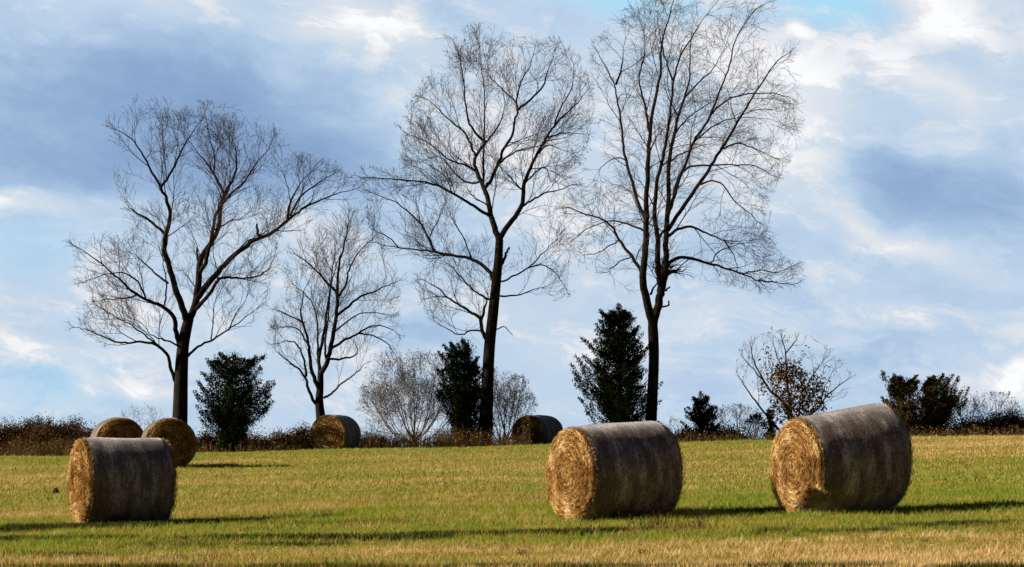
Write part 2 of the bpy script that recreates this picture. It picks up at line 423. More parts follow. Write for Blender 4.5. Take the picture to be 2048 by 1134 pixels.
def scatter(name, coll_objs, x0, x1, y0, y1, density, seed, smin, smax, wide):
    """ground patch as a trapezoid following the field of view with a generous margin"""
    V = []; ny_ = 40; nx_ = 40
    for j in range(ny_ + 1):
        y = y0 + (y1 - y0) * j / ny_; hw = wide(y)
        for i in range(nx_ + 1):
            x = -hw + 2 * hw * i / nx_; V.append((x, y, gz(x, y)))
    Fs = [(j * (nx_ + 1) + i, j * (nx_ + 1) + i + 1, (j + 1) * (nx_ + 1) + i + 1, (j + 1) * (nx_ + 1) + i) for j in range(ny_) for i in range(nx_)]
    o = mesh_obj(name, V, Fs, M['grass'])
    cl = bpy.data.collections.new(name + '_clumps')
    for q in coll_objs: cl.objects.link(q)
    ng = bpy.data.node_groups.new(name, 'GeometryNodeTree')
    ng.interface.new_socket('Geometry', in_out='INPUT', socket_type='NodeSocketGeometry')
    ng.interface.new_socket('Geometry', in_out='OUTPUT', socket_type='NodeSocketGeometry')
    N = ng.nodes; L = ng.links
    gi = N.new('NodeGroupInput'); go = N.new('NodeGroupOutput')
    dp = N.new('GeometryNodeDistributePointsOnFaces'); dp.inputs['Density'].default_value = density; dp.inputs['Seed'].default_value = seed
    L.new(gi.outputs[0], dp.inputs[0])
    ci = N.new('GeometryNodeCollectionInfo'); ci.inputs[0].default_value = cl; ci.inputs[1].default_value = True; ci.inputs[2].default_value = True
    ip = N.new('GeometryNodeInstanceOnPoints'); ip.inputs['Pick Instance'].default_value = True
    L.new(dp.outputs[0], ip.inputs[0]); L.new(ci.outputs[0], ip.inputs['Instance'])
    rv = N.new('FunctionNodeRandomValue'); rv.data_type = 'FLOAT_VECTOR'
    rv.inputs[0].default_value = (-0.15, -0.15, 0); rv.inputs[1].default_value = (0.15, 0.15, 6.283)
    L.new(rv.outputs[0], ip.inputs['Rotation'])
    # height follows broad patches: longer green growth, short stubble between
    ps = N.new('GeometryNodeInputPosition'); no = N.new('ShaderNodeTexNoise'); no.inputs['Scale'].default_value = 0.55; no.inputs['Detail'].default_value = 3
    vm = N.new('ShaderNodeVectorMath'); vm.operation = 'MULTIPLY'; vm.inputs[1].default_value = (0.4, 1.0, 0.0)
    L.new(ps.outputs[0], vm.inputs[0]); L.new(vm.outputs[0], no.inputs['Vector'])
    rs = N.new('FunctionNodeRandomValue'); rs.data_type = 'FLOAT'; rs.inputs[2].default_value = smin; rs.inputs[3].default_value = smax; rs.inputs['Seed'].default_value = 5
    mr = N.new('ShaderNodeMapRange'); mr.inputs[1].default_value = 0.35; mr.inputs[2].default_value = 0.65; mr.inputs[3].default_value = 0.7; mr.inputs[4].default_value = 1.35
    L.new(no.outputs[0], mr.inputs[0])
    mu = N.new('ShaderNodeMath'); mu.operation = 'MULTIPLY'; L.new(rs.outputs[1], mu.inputs[0]); L.new(mr.outputs[0], mu.inputs[1])
    L.new(mu.outputs[0], ip.inputs['Scale'])
    L.new(ip.outputs[0], go.inputs[0])
    md = o.modifiers.new('scatter', 'NODES'); md.node_group = ng
    return o


def clumps(prefix, specs):
    res = []
    for i, s in enumerate(specs):
        V, Fq, T = clump(*s); res.append(mesh_obj(prefix, V, Fq, M['grass'], tint=T, link=False))
    return res


near_c = clumps('grass_clump', [(1, 12, .03, .085, .0035, .07, .9), (2, 12, .03, .10, .0035, .08, .8), (3, 10, .02, .06, .004, .08, 1.6), (4, 8, .05, .13, .003, .06, .7), (5, 10, .01, .035, .004, .10, 3.5)])
far_c = clumps('grass_tuft', [(11, 14, .04, .09, .006, .16, .9), (12, 14, .03, .11, .006, .16, 1.0), (13, 12, .02, .07, .007, .18, 1.8)])
gn = scatter('short_grass', near_c, 0, 0, 25, 46, 420, 1, 0.6, 1.25, lambda y: y * 0.25 + 5)
tag(gn, 'short mown grass and straw stubble of the near field', 'grass', kind='stuff')
gf = scatter('field_grass', far_c, 0, 0, 46, 90, 95, 2, 0.6, 1.3, lambda y: y * 0.25 + 7)
tag(gf, 'thin mown grass of the far field up to the crest', 'grass', kind='stuff')


# loose tufts; the ragged rows are coloured dark as shadow streaks
def blades(batch, cx, cy, n, h, w, spread, lean=0.5):
    for i in range(n):
        x = cx + rng.normal() * spread; y = cy + rng.normal() * spread
        if mnoise.noise(Vector((x * 0.7, y * 1.5, 9.0))) < -0.12 + 0.25 * rng.normal(): continue
        z = gz(x, y) - 0.01; hh = h * rng.uniform(0.5, 1.25); a = rng.uniform(0, 6.283); l = hh * lean * rng.random()
        d = np.array([math.cos(a) * l, math.sin(a) * l, hh]) / 2
        ww = np.array([math.cos(a + 1.57), math.sin(a + 1.57), 0]) * w / 2
        c = np.array([x, y, z]) + d
        batch.quads(c[None], d[None], ww[None])


bt = Batch()


def row(px0, px1, py0, py1, n, h, thick):
    for i in range(n):
        t = rng.random(); px = px0 + (px1 - px0) * t; py = py0 + (py1 - py0) * t
        y = 36.0
        for _ in range(6):
            x = wx_(px, y); y = y * (CAMZ - gz(x, y)) / max(0.2, (py - HY) / F * y) * 0.5 + y * 0.5 if py > HY else y
        blades(bt, x, y + rng.normal() * thick, 7, h, 0.010, 0.05)


# ------------------------------------------------------------------ bales
def sstep(a, b, x):
    t = np.clip((x - a) / (b - a), 0, 1); return t * t * (3 - 2 * t)


def bale(px, dist, alpha, D, L, label, taper=1.0, roll=0.0, notch=False, detail=1.0, seam=None, seed=1, lift=0.0):
    """round bale; alpha = angle of its near end's normal, left of the line to the camera"""
    r_ = np.random.default_rng(seed)
    x = wx_(px, dist); azd = math.degrees(math.atan((px - 1024) / F))
    th = 90 - (alpha + azd)
    R0 = D / 2
    zc = gz(x, dist) + R0 - 0.04 + lift + L / 2 * math.tan(math.radians(roll)) * 0.35
    e = empty('hay_bale', (x, dist, zc - R0), label, 'hay bale', 'round hay bales lying on the field', (0, 0, R(th)))
    off = Vector((seed * 3.1, 0, 0))
    sl = math.radians(roll)

    def shape(u, a, rad):
        """u along axis -1..1 (near end -1), a angle (0 = toward +y local, pi/2 up), rad 0..1.1 -> local point"""
        rr = R0 * rad * (1 + (taper - 1) * (u + 1) / 2)
        # slightly rounded shoulders, lumpy wrap
        lump = 0.026 * mnoise.noise(Vector((u * 1.2, math.cos(a) * 1.6, math.sin(a) * 1.6)) + off) + 0.004 * mnoise.noise(Vector((u * 5, math.cos(a) * 5, math.sin(a) * 5)) + off)
        edge = 1 - (0.028 if u < 0 else 0.05) * max(0, (abs(u) - 0.84) / 0.16) ** 2 + 0.012 * (1 - u * u)
        if seam is not None: edge -= 0.016 * math.exp(-((u - seam) / 0.02) ** 2)
        rr *= (edge + lump * min(1, rad * 2))
        X_ = u * L / 2; Y_ = rr * math.cos(a); Z_ = rr * math.sin(a)
        if Z_ < -R0 * 0.95: Z_ = -R0 * 0.95 + (Z_ + R0 * 0.95) * 0.3
        # end faces dish and bulge a little
        if notch:
            # camera side is -y; torn lower corner of the near end
            aa = (a % (2 * math.pi)); da = abs(aa - math.radians(238))
            k = float(sstep(0.60, 0.95, rad)) * float(1 - sstep(math.radians(16), math.radians(40), da)) * max(0, (-u - 0.2) / 0.8)
            X_ += 0.40 * k
        Z_ += math.tan(sl) * X_
        return (X_, Y_, Z_ + R0)

    na, nu = 112, 34
    V = [shape(-1 + 2 * j / nu, 2 * math.pi * i / na, 1.0) for j in range(nu + 1) for i in range(na)]
    Fs = [(j * na + i, j * na + (i + 1) % na, (j + 1) * na + (i + 1) % na, (j + 1) * na + i) for j in range(nu) for i in range(na)]
    mesh_obj('net_wrap', V, Fs, M['wrap'], e, smooth=True)
    for sgn in (-1, 1):
        nr_ = 18; V = []
        for k in range(nr_ + 1):
            rad = k / nr_ * 0.995
            for i in range(na):
                a = 2 * math.pi * i / na
                p = shape(sgn, a, max(rad, 0.001))
                spir = 0.028 * math.sin(rad * 46 + a) * (1 if 0 < k < nr_ else 0)
                ln = 0.05 * mnoise.noise(Vector((rad * 5 * math.cos(a), rad * 5 * math.sin(a), sgn * 3.0)) + off) + 0.05 * (1 - rad ** 3)
                V.append((p[0] + sgn * (spir + ln if k < nr_ else -0.01), p[1], p[2]))
        Fs = []
        for k in range(nr_):
            for i in range(na):
                q = (k * na + i, k * na + (i + 1) % na, (k + 1) * na + (i + 1) % na, (k + 1) * na + i)
                Fs.append(q if sgn > 0 else q[::-1])
        eo = mesh_obj('hay_end', V, Fs, M['hay'], e, smooth=False)
        if notch and sgn < 0:
            eo.data.materials.append(M['wrap'])
            for q in range(len(Fs)):
                if q // na >= 12 and abs((q % na) * 360 / na - 238) < 33: eo.data.polygons[q].material_index = 1
        # straw lying round the coil
        ns = int((13000 if sgn < 0 else 2500) * detail)
        B = Batch()
        rad = np.sqrt(r_.random(ns)) * 1.0; a = r_.random(ns) * 2 * math.pi
        pts = np.array([shape(sgn, aa, max(rr_, 0.01)) for rr_, aa in zip(rad, a)])
        if notch and sgn < 0:
            keep = ~((np.abs(np.degrees(a) - 238) < 24 + 10 * r_.random(ns)) & (rad > 0.70 + 0.05 * r_.random(ns))); rad, a, pts = rad[keep], a[keep], pts[keep]; ns = len(rad)
        tang = np.stack([r_.normal(size=ns) * 0.25, -np.sin(a), np.cos(a)], 1) + r_.normal(size=(ns, 3)) * 0.32
        tang /= np.linalg.norm(tang, axis=1, keepdims=True)
        pts[:, 0] += sgn * (0.02 + 0.05 * r_.random(ns) + 0.05 * (1 - rad ** 3))
        w = np.cross(tang, np.array([1.0, 0, 0]) + r_.normal(size=(ns, 3)) * 0.7); w /= np.linalg.norm(w, axis=1, keepdims=True)
        Ls = r_.uniform(0.018, 0.065, (ns, 1)); Ws = r_.uniform(0.0018, 0.0042, (ns, 1))
        coil = 0.5 + 0.5 * np.sin(rad * 46 + a)
        B.quads(pts, tang * Ls, w * Ws, tint=np.clip(r_.random(ns) * 0.7 + coil * 0.3, 0, 1))
        # fringe sticking out past the rim of the wrap
        nf_ = int(1500 * detail); a = r_.random(nf_) * 2 * math.pi
        if notch and sgn < 0: a = a[np.abs(np.degrees(a) - 238) > 28]; nf_ = len(a)
        pts = np.array([shape(sgn * (1 - 0.02 * r_.random()), aa, 1.0) for aa in a])
        outd = np.stack([sgn * r_.uniform(0, 1.0, nf_), np.cos(a), np.sin(a)], 1) * 0.6 + r_.normal(size=(nf_, 3)) * 0.5
        outd /= np.linalg.norm(outd, axis=1, keepdims=True)
        w = np.cross(outd, r_.normal(size=(nf_, 3))); w /= np.linalg.norm(w, axis=1, keepdims=True)
        B.quads(pts, outd * r_.uniform(0.015, 0.065, (nf_, 1)), w * 0.0030, tint=r_.random(nf_))
        tag(B.build('loose_straw', M['straw'], eo, tint=True), kind='stuff')
    # stray stalks poking through the wrap
    nh = int(4500 * detail); B = Batch(); a = r_.random(nh) * 2 * math.pi; u = r_.uniform(-1, 1, nh)
    pts = np.array([shape(uu, aa, 1.0) for uu, aa in zip(u, a)])
    outd = np.stack([r_.normal(size=nh) * 0.5, np.cos(a), np.sin(a)], 1) + r_.normal(size=(nh, 3)) * 0.7
    outd /= np.linalg.norm(outd, axis=1, keepdims=True)
    w = np.cross(outd, r_.normal(size=(nh, 3))); w /= np.linalg.norm(w, axis=1, keepdims=True)
    B.quads(pts, outd * r_.uniform(0.006, 0.022, (nh, 1)), w * 0.0022, tint=r_.random(nh) * 0.8)
    tag(B.build('stray_stalks', M['straw'], e, tint=True), kind='stuff')
    return e


bale(248, 38.9, 75, 1.49, 1.38, 'left bale of the three in front, showing only a narrow orange end face', seed=3)
bale(1228, 36.9, 59, 1.52, 1.56, 'middle bale of the three in front, golden end face and a back seam', taper=1.09, roll=1.5, seam=0.62, seed=5)
bale(1679, 36.4, 59, 1.59, 1.54, 'right bale of the three in front, tilted uphill with a torn corner', taper=1.11, roll=6.5, notch=True, seed=8, lift=0.0)
bale(237, 68.0, -8, 1.52, 1.3, 'far round bale at the left, half hidden behind the nearest left bale', detail=0.4, seed=11, lift=0.02)
bale(338, 66.5, -6, 1.50, 1.3, 'far round bale in front of the leftmost tree trunk, dark end showing', detail=0.4, seed=12)
bale(672, 88.0, 24, 1.52, 1.50, 'far bale at the crest below the smallest of the four bare trees', detail=0.4, seed=13)
bale(1076, 91.2, 34, 1.56, 1.45, 'far dark bale at the crest, just left of the middle front bale', detail=0.4, seed=14)


# ------------------------------------------------------------------ bare trees
def inside(poly, x, y):
    c = False; n = len(poly); j = n - 1
    for i in range(n):
        xi, yi = poly[i]; xj, yj = poly[j]
        if (yi > y) != (yj > y) and x < (xj - xi) * (y - yi) / (yj - yi) + xi: c = not c
        j = i
    return c


def resample(P, n):
    P = np.asarray(P, float); s = np.concatenate([[0], np.cumsum(np.linalg.norm(np.diff(P[:, :3], axis=0), axis=1))])
    t = np.linspace(0, s[-1], n); return np.stack([np.interp(t, s, P[:, k]) for k in range(P.shape[1])], 1), s[-1]


def smooth_poly(P, it=2):
    P = np.asarray(P, float)
    for _ in range(it):
        Q = [P[0]]
        for a, b in zip(P[:-1], P[1:]): Q += [a * 0.75 + b * 0.25, a * 0.25 + b * 0.75]
        Q.append(P[-1]); P = np.array(Q)
    return P


def tot_ok(pts): return sum(math.hypot(a[0] - b[0], a[1] - b[1]) for a, b in zip(pts[:-1], pts[1:])) > 60


def bare_tree(name, label, dist, trunk, limbs, outer, seed, dens=1.0, leaf=0.0, leafmat_=None, leaf_top=None, twigmat='twig', group='tall bare trees along the field edge', twr=0.0054, cat='tree', L1=2.2, up=0.10, droop=0.0, leaf_size=0.07, jit=1.0):
    r = random.Random(seed)
    sc = dist / F
    bx, by = trunk[0][0], trunk[0][1]
    X0 = wx_(bx, dist); Z0 = gz(X0, dist) - 0.15
    e = empty(name, (X0, dist, Z0), label, cat, group)
    def W(px, py, dep=0.0): return np.array([wx_(px, dist) - X0, dep, wz_(py, dist) - Z0])
    paths = []
    tr = [np.append(W(p[0], p[1]), p[2] * sc / 2) for p in trunk]
    tr.insert(0, np.append(np.array([0, 0, 0.0]), trunk[0][2] * sc / 2 * 1.2))
    paths.append(np.array(tr))
    allpts = [(np.array([p[0], p[1]], float), 0.0) for p in trunk]
    big = [smooth_poly(paths[0])]
    prev = [(p[:3], 0.0) for p in paths[0]]
    pool = [q for q in smooth_poly(paths[0])]
    limb3 = []
    for k, (w0, w1, pts) in enumerate(limbs):
        s0 = W(*pts[0])
        # depth at the joint comes from the limb it leaves
        best = min(pool, key=lambda q: (q[0] - s0[0]) ** 2 + (q[2] - s0[2]) ** 2)
        dep = best[1]
        n = len(pts); ln = 0; out_ = []
        rate = r.choice((-1, 1)) * r.uniform(0.15, 0.6)
        if abs(dep) > 1.2: rate = -math.copysign(abs(rate) * 0.7, dep)
        for i, p in enumerate(pts):
            q = W(*p)
            if i: ln += np.linalg.norm(q - W(*pts[i - 1]))
            w = (w0 + (min(w1, 1.2 if tot_ok(pts) and w1 < 5 else w1) - w0) * (i / max(1, n - 1)) ** 1.05) * sc / 2
            out_.append(np.array([q[0], dep + rate * ln, q[2], w]))
        P = smooth_poly(out_)
        P[1:-1, :3] += np.array([[r.gauss(0, 0.018) * jit, r.gauss(0, 0.03) * jit, r.gauss(0, 0.018) * jit] for _ in range(len(P) - 2)])
        limb3.append(P); big.append(P); pool += list(P)
    B = Batch()
    for P in big:
        Q, ln = resample(P, max(4, int(len(P) * 1.0)))
        B.tubes(Q[None, :, :3], Q[None, :, 3], 7)
    # buttress irregularities are left to the bump; trunk mesh carries trunk and traced limbs
    B.build('trunk', M['bark'] if twigmat == 'twig' else M[twigmat], e, smooth=True)
    # twigs
    tw = {6: [], 4: []}; tips = []; count = [0]

    def ok(p):
        px = 1024 + (p[0] + X0) / sc; py = HY - (p[2] + Z0 - CAMZ) / sc
        return inside(outer, px, py)

    def grow(p, d, length, rad, level):
        nseg = 5 if level < 3 else 3
        step = length / nseg; pts = [p.copy()]; dirs = [d.copy()]
        wob = 0.13 if level < 3 else 0.16
        curve = Vector((r.gauss(0, 1), r.gauss(0, 1), r.gauss(0, 1))) * 0.085
        for i in range(nseg):
            d = d + Vector((r.gauss(0, wob), r.gauss(0, wob), r.gauss(0, wob))) * 0.8 + curve + Vector((0, 0, up - droop * i / nseg))
            d.normalize(); q = pts[-1] + d * step
            if not ok(q) and i > 0: break
            pts.append(q); dirs.append(d.copy())
        if len(pts) < 3: 
            if len(pts) < 2: return
            pts.insert(1, (pts[0] + pts[1]) / 2); dirs.insert(1, dirs[0])
        n = len(pts); radii = [rad * (1 - 0.72 * i / (n - 1)) for i in range(n)]
        radii = [max(x, twr * 0.62) for x in radii]
        arr = np.array([[*a, b] for a, b in zip(pts, radii)])
        K = 6 if level < 3 else 4
        A, _ = resample(arr, K); tw[K].append(A); count[0] += 1
        if level >= 4:
            tips.append(pts[-1]); return
        if level == 3: tips.append(pts[-1])
        per = {1: 2.8, 2: 3.8, 3: 5.2}[level] * dens
        nk = int(length * (n - 1) / nseg * per + r.random())
        side = r.random() * 6.28
        for i in range(nk):
            t = 0.15 + 0.85 * (i + r.random()) / max(1, nk); fi = t * (n - 1); i0 = min(int(fi), n - 2); fr = fi - i0
            q = pts[i0].lerp(pts[i0 + 1], fr); dd = dirs[min(i0 + 1, n - 1)]
            side += 2.4 + r.gauss(0, 0.4)
            perp = dd.orthogonal().normalized(); perp.rotate(Matrix.Rotation(side, 3, dd))
            ang = r.uniform(0.30, 0.80)
            nd = dd * math.cos(ang) + perp * math.sin(ang)
            ln = {1: 1.35, 2: 0.80, 3: 0.42}[level] * r.uniform(0.55, 1.25) * (1.15 - 0.5 * t) * (L1 / 2.2) ** 0.5
            grow(q, nd, ln, max(twr, rad * {1: 0.50, 2: 0.55, 3: 0.6}[level] * (1 - 0.5 * t)), level + 1)

    for P in limb3:
        seg = np.linalg.norm(np.diff(P[:, :3], axis=0), axis=1); s = np.concatenate([[0], np.cumsum(seg)]); tot = s[-1]
        if tot < 1.2 * (L1 / 2.2): continue
        nk = int(tot * 2.1 * dens * (2.2 / L1) ** 0.5); side = r.random() * 6.28
        for i in range(nk):
            t = (i + r.random()) / nk; 
            if t < 0.28 and r.random() < 0.75: continue
            q4 = np.array([np.interp(t * tot, s, P[:, k]) for k in range(4)])
            j = min(np.searchsorted(s, t * tot), len(P) - 1); j0 = max(0, j - 2)
            dd = Vector(P[min(j + 1, len(P) - 1), :3] - P[j0, :3]).normalized()
            side += 2.4 + r.gauss(0, 0.5)
            perp = dd.orthogonal().normalized(); perp.rotate(Matrix.Rotation(side, 3, dd))
            ang = r.uniform(0.35, 0.9); nd = dd * math.cos(ang) + perp * math.sin(ang)
            ln = L1 * r.uniform(0.35, 1.1) * (1.1 - 0.45 * t) * min(1, 0.45 + tot / 6)
            q = Vector(q4[:3])
            grow(q, nd, ln, min(q4[3] * 0.55, 0.011 + ln * 0.009) if twr > 0.005 else min(q4[3] * 0.6, 0.014), 1)
        for _k in range(3):
            grow(Vector(P[-1, :3]), (Vector(P[-1, :3] - P[-3, :3]).normalized() + Vector((r.gauss(0, 1), r.gauss(0, 1), r.gauss(0, 1))) * 0.22).normalized(), L1 * r.uniform(0.35, 0.7), max(twr, P[-1, 3] * 0.8), 1)
    B = Batch()
    for K in (6, 4):
        if tw[K]:
            A = np.array(tw[K]); B.tubes(A[:, :, :3], A[:, :, 3], 3)
    B.build('crown', M[twigmat], e)
    if leaf > 0:
        sel = [t for t in tips if r.random() < leaf * (1 if leaf_top is None else leaf_top(1024 + (t[0] + X0) / sc, HY - (t[2] + Z0 - CAMZ) / sc))]
        if sel:
            cen = np.array([list(t) for t in sel]); cen = np.repeat(cen, 2, 0) + rng.normal(size=(len(cen) * 2, 3)) * 0.04
            B = Batch(); leafcloud(B, cen, leaf_size, leaf_size * 0.65); B.build('dead_leaves', M[leafmat_], e, tint=True)
    print(name, 'twigs', count[0])
    return e


T1 = dict(trunk=[(358, 885, 36), (361, 840, 31), (362, 746, 28), (365, 693, 24), (371, 660, 23), (377, 637, 20)], limbs=[
    (14, 3, [(375, 645), (358, 599), (341, 532), (332, 504), (341, 466), (350, 428), (332, 385), (310, 347), (289, 299), (249, 275)]),
    (6, 2, [(332, 385), (344, 366), (365, 323), (380, 287), (406, 251)]),
    (7, 3, [(341, 474), (315, 454), (282, 432), (262, 420), (253, 409)]),
    (16, 3, [(377, 640), (387, 612), (390, 561), (389, 518), (406, 485), (425, 447), (422, 409), (430, 370), (449, 337), (453, 309), (449, 275), (434, 242)]),
    (10, 3, [(390, 545), (401, 532), (415, 494), (425, 461), (434, 423), (468, 390), (501, 366), (525, 332), (541, 318)]),
    (5, 2, [(430, 372), (410, 332), (395, 308), (380, 294), (362, 270)]),
    (4, 2, [(410, 332), (414, 300), (406, 275), (400, 237)]),
    (4, 2, [(434, 425), (453, 390), (455, 350), (451, 318)]),
    (4, 2, [(425, 460), (440, 452), (458, 440), (475, 438)]),
    (6, 4, [(389, 522), (384, 508), (382, 490)]),
    (14, 2.5, [(388, 600), (401, 575), (425, 547), (444, 523), (472, 494), (501, 470), (530, 461), (563, 428), (596, 401), (625, 385), (658, 370), (688, 362)]),
    (6, 2, [(563, 430), (568, 394), (584, 366), (600, 345)]),
    (5, 2, [(568, 420), (590, 378), (625, 356), (660, 337)]),
    (6, 4, [(508, 466), (503, 450), (503, 439)]),
    (5, 2, [(444, 523), (470, 500), (490, 478), (520, 468)]),
    (9, 2, [(385, 622), (406, 604), (434, 570), (441, 556), (472, 559), (515, 563), (544, 547), (558, 523)]),
    (3, 2, [(434, 570), (441, 545), (430, 520), (432, 500)]),
    (11, 2, [(358, 690), (353, 665), (353, 637), (334, 616), (310, 609), (277, 592), (249, 561), (210, 528), (172, 504)]),
    (4, 2, [(282, 596), (262, 601), (234, 601), (205, 606)]),
    (4, 2, [(334, 614), (339, 580), (335, 540), (330, 506)]),
    (5, 2, [(341, 570), (315, 551), (291, 528), (270, 510)]),
    (4, 2, [(300, 604), (290, 575), (262, 548), (225, 555), (185, 570)]),
    (8, 1.5, [(352, 765), (342, 738), (338, 713), (321, 694), (303, 687), (272, 685), (242, 690), (212, 676), (188, 664), (160, 658)]),
    (4, 1.5, [(321, 694), (297, 673), (272, 655), (239, 637), (212, 620)]),
    (4, 2, [(356, 693), (333, 681), (318, 678), (303, 670), (290, 650)]),
    (6, 1.5, [(376, 713), (390, 697), (424, 682), (454, 664), (484, 646), (515, 623)]),
    (3, 1.5, [(424, 682), (425, 650), (425, 608)]),
    (3, 1.5, [(460, 661), (470, 630), (490, 600)]),
], outer=[(225, 310), (240, 250), (310, 205), (360, 200), (480, 215), (550, 245), (575, 295), (625, 300), (680, 325), (702, 350), (690, 385), (610, 440), (560, 480), (570, 530), (545, 575), (535, 620), (490, 670), (400, 710), (300, 720), (215, 700), (165, 665), (172, 620), (210, 600), (165, 570), (162, 495), (210, 475), (260, 480), (245, 400), (230, 360)])
bare_tree('bare_tree', 'leftmost tall bare tree with its trunk behind the far left bale', 90.0, seed=21, dens=0.98, leaf=0.012, leafmat_='brown_leaf', **T1)

T2 = dict(trunk=[(645, 862, 24), (643, 841, 20), (638, 803, 17), (641, 774, 14), (641, 744, 12)], limbs=[
    (11, 2, [(641, 750), (655, 727), (664, 693), (672, 651), (680, 610), (679, 587), (683, 541), (694, 503), (704, 465), (706, 440)]),
    (6, 2, [(681, 596), (664, 575), (639, 549), (617, 528), (592, 511)]),
    (6, 2, [(678, 634), (702, 613), (723, 592), (749, 585), (774, 570), (795, 562)]),
    (6, 2, [(664, 700), (689, 681), (717, 668), (740, 651), (765, 650), (791, 664)]),
    (3.5, 1.5, [(717, 668), (749, 672), (774, 685), (791, 712)]),
    (5, 2, [(681, 600), (698, 566), (700, 541), (719, 507), (740, 485)]),
    (5, 3, [(660, 719), (689, 719), (706, 714), (717, 706), (713, 694)]),
    (9, 3, [(640, 780), (626, 752), (622, 719), (622, 693), (615, 668), (607, 634), (611, 609), (619, 583)]),
    (4, 1.5, [(613, 650), (596, 640), (571, 630), (552, 622)]),
    (8, 2, [(641, 750), (634, 714), (643, 676), (645, 634), (649, 600), (651, 562), (655, 515), (658, 480)]),
    (5, 2, [(634, 720), (631, 676), (630, 640), (622, 608), (600, 580), (575, 560)]),
    (7, 3, [(634, 810), (617, 780), (615, 755), (596, 736), (575, 719), (560, 706)]),
    (5, 2, [(615, 755), (611, 719), (600, 689), (579, 683), (554, 691)]),
    (5, 1.5, [(648, 797), (668, 786), (681, 769), (706, 757), (722, 742), (732, 731)]),
    (5, 2, [(655, 725), (650, 700), (656, 670), (662, 640), (664, 610), (672, 560), (690, 520)]),
    (4, 2, [(622, 700), (610, 670), (590, 655), (566, 660)]),
    (4, 2, [(668, 670), (690, 648), (715, 630), (745, 625), (775, 630)]),
], outer=[(555, 600), (562, 550), (592, 485), (640, 445), (700, 415), (752, 445), (790, 520), (803, 590), (795, 660), (788, 725), (745, 690), (738, 740), (690, 770), (620, 770), (552, 710), (542, 660)])
bare_tree('bare_tree', 'smallest of the four bare trees, many thin stems rising behind a far bale', 93.0, seed=33, dens=1.0, L1=1.9, twr=0.0050, **T2)

T3 = dict(trunk=[(970, 893, 32), (974, 800, 26), (978, 700, 23), (985, 640, 22), (992, 570, 20), (997, 521, 18), (999, 478, 16)], limbs=[
    (13, 2.5, [(998, 480), (988, 450), (980, 426), (976, 393), (966, 365), (952, 336), (945, 312), (958, 288), (972, 271), (992, 243), (1002, 223), (1010, 195)]),
    (5, 1.5, [(966, 365), (966, 328), (968, 284), (970, 223), (966, 162), (960, 101)]),
    (6, 1.5, [(972, 271), (952, 259), (935, 231), (927, 182), (927, 142), (911, 85)]),
    (5, 1.5, [(948, 300), (939, 276), (927, 251), (895, 231), (874, 207), (850, 190)]),
    (5, 1.5, [(950, 334), (931, 322), (895, 316), (862, 284), (818, 271)]),
    (5, 1.5, [(960, 355), (940, 360), (920, 350), (899, 324), (878, 296), (850, 300)]),
    (8, 2, [(968, 372), (980, 357), (996, 316), (1008, 280), (1025, 255), (1029, 223), (1037, 194), (1033, 178), (1016, 158), (984, 125), (968, 97)]),
    (6, 1.5, [(1037, 194), (1057, 178), (1089, 150), (1096, 121), (1110, 90)]),
    (5, 2, [(998, 314), (1012, 304), (1037, 288), (1060, 286), (1080, 280)]),
    (4, 1.5, [(1033, 178), (1040, 140), (1060, 110), (1070, 75)]),
    (12, 2.5, [(1000, 476), (1008, 458), (1033, 426), (1047, 405), (1047, 369), (1057, 336), (1073, 300), (1094, 263), (1110, 235), (1134, 207), (1162, 182), (1179, 158)]),
    (4, 1.5, [(1094, 263), (1115, 255), (1138, 251), (1166, 255)]),
    (4, 1.5, [(1112, 232), (1122, 203), (1148, 165), (1150, 117)]),
    (5, 1.5, [(1045, 408), (1065, 397), (1089, 385), (1126, 377), (1150, 370)]),
    (4, 1.5, [(1047, 378), (1024, 353), (1008, 338)]),
    (4, 1.5, [(1075, 298), (1098, 274), (1126, 290)]),
    (4, 1.5, [(1050, 360), (1075, 330), (1095, 322), (1100, 345)]),
    (7, 1.5, [(977, 428), (960, 418), (939, 405), (903, 385), (870, 369), (842, 365), (797, 365), (755, 362), (730, 364)]),
    (3, 1.5, [(903, 385), (898, 362), (880, 340), (862, 330)]),
    (4, 1.5, [(978, 425), (975, 405), (952, 398), (945, 390)]),
    (10, 2, [(990, 575), (988, 555), (980, 541), (951, 517), (919, 507), (874, 497), (834, 491), (785, 483), (738, 470)]),
    (5, 1.5, [(864, 496), (854, 464), (834, 434), (801, 405), (777, 389), (740, 377)]),
    (3, 1.5, [(856, 464), (874, 430), (884, 405)]),
    (3, 1.5, [(790, 484), (769, 460), (745, 452)]),
    (3, 1.5, [(940, 512), (932, 480), (915, 455), (900, 430)]),
    (9, 1.5, [(978, 690), (964, 665), (960, 631), (943, 625), (915, 606), (895, 594), (874, 570), (842, 554)]),
    (5, 1.5, [(986, 602), (974, 598), (951, 586), (931, 566), (911, 541), (882, 521)]),
    (4, 1.5, [(964, 662), (943, 659), (919, 671), (890, 655), (870, 640)]),
    (7, 2, [(962, 640), (970, 610), (976, 590)]),
    (4, 1.5, [(1002, 563), (1033, 550), (1057, 533), (1089, 523), (1115, 545), (1132, 570)]),
    (4, 1.5, [(1000, 592), (1033, 592), (1057, 580), (1085, 572)]),
    (3, 1.2, [(1057, 533), (1085, 505), (1110, 480)]),
    (7, 4, [(1002, 530), (1010, 512), (1018, 493)]),
    (3, 1.2, [(990, 660), (1008, 650), (1025, 670)]),
], outer=[(722, 340), (800, 345), (798, 255), (845, 150), (885, 60), (1000, 45), (1120, 60), (1172, 105), (1198, 160), (1185, 260), (1160, 340), (1160, 400), (1130, 440), (1150, 500), (1145, 545), (1135, 590), (1060, 615), (1030, 670), (985, 690), (900, 680), (860, 640), (822, 560), (850, 515), (735, 490), (722, 420)])
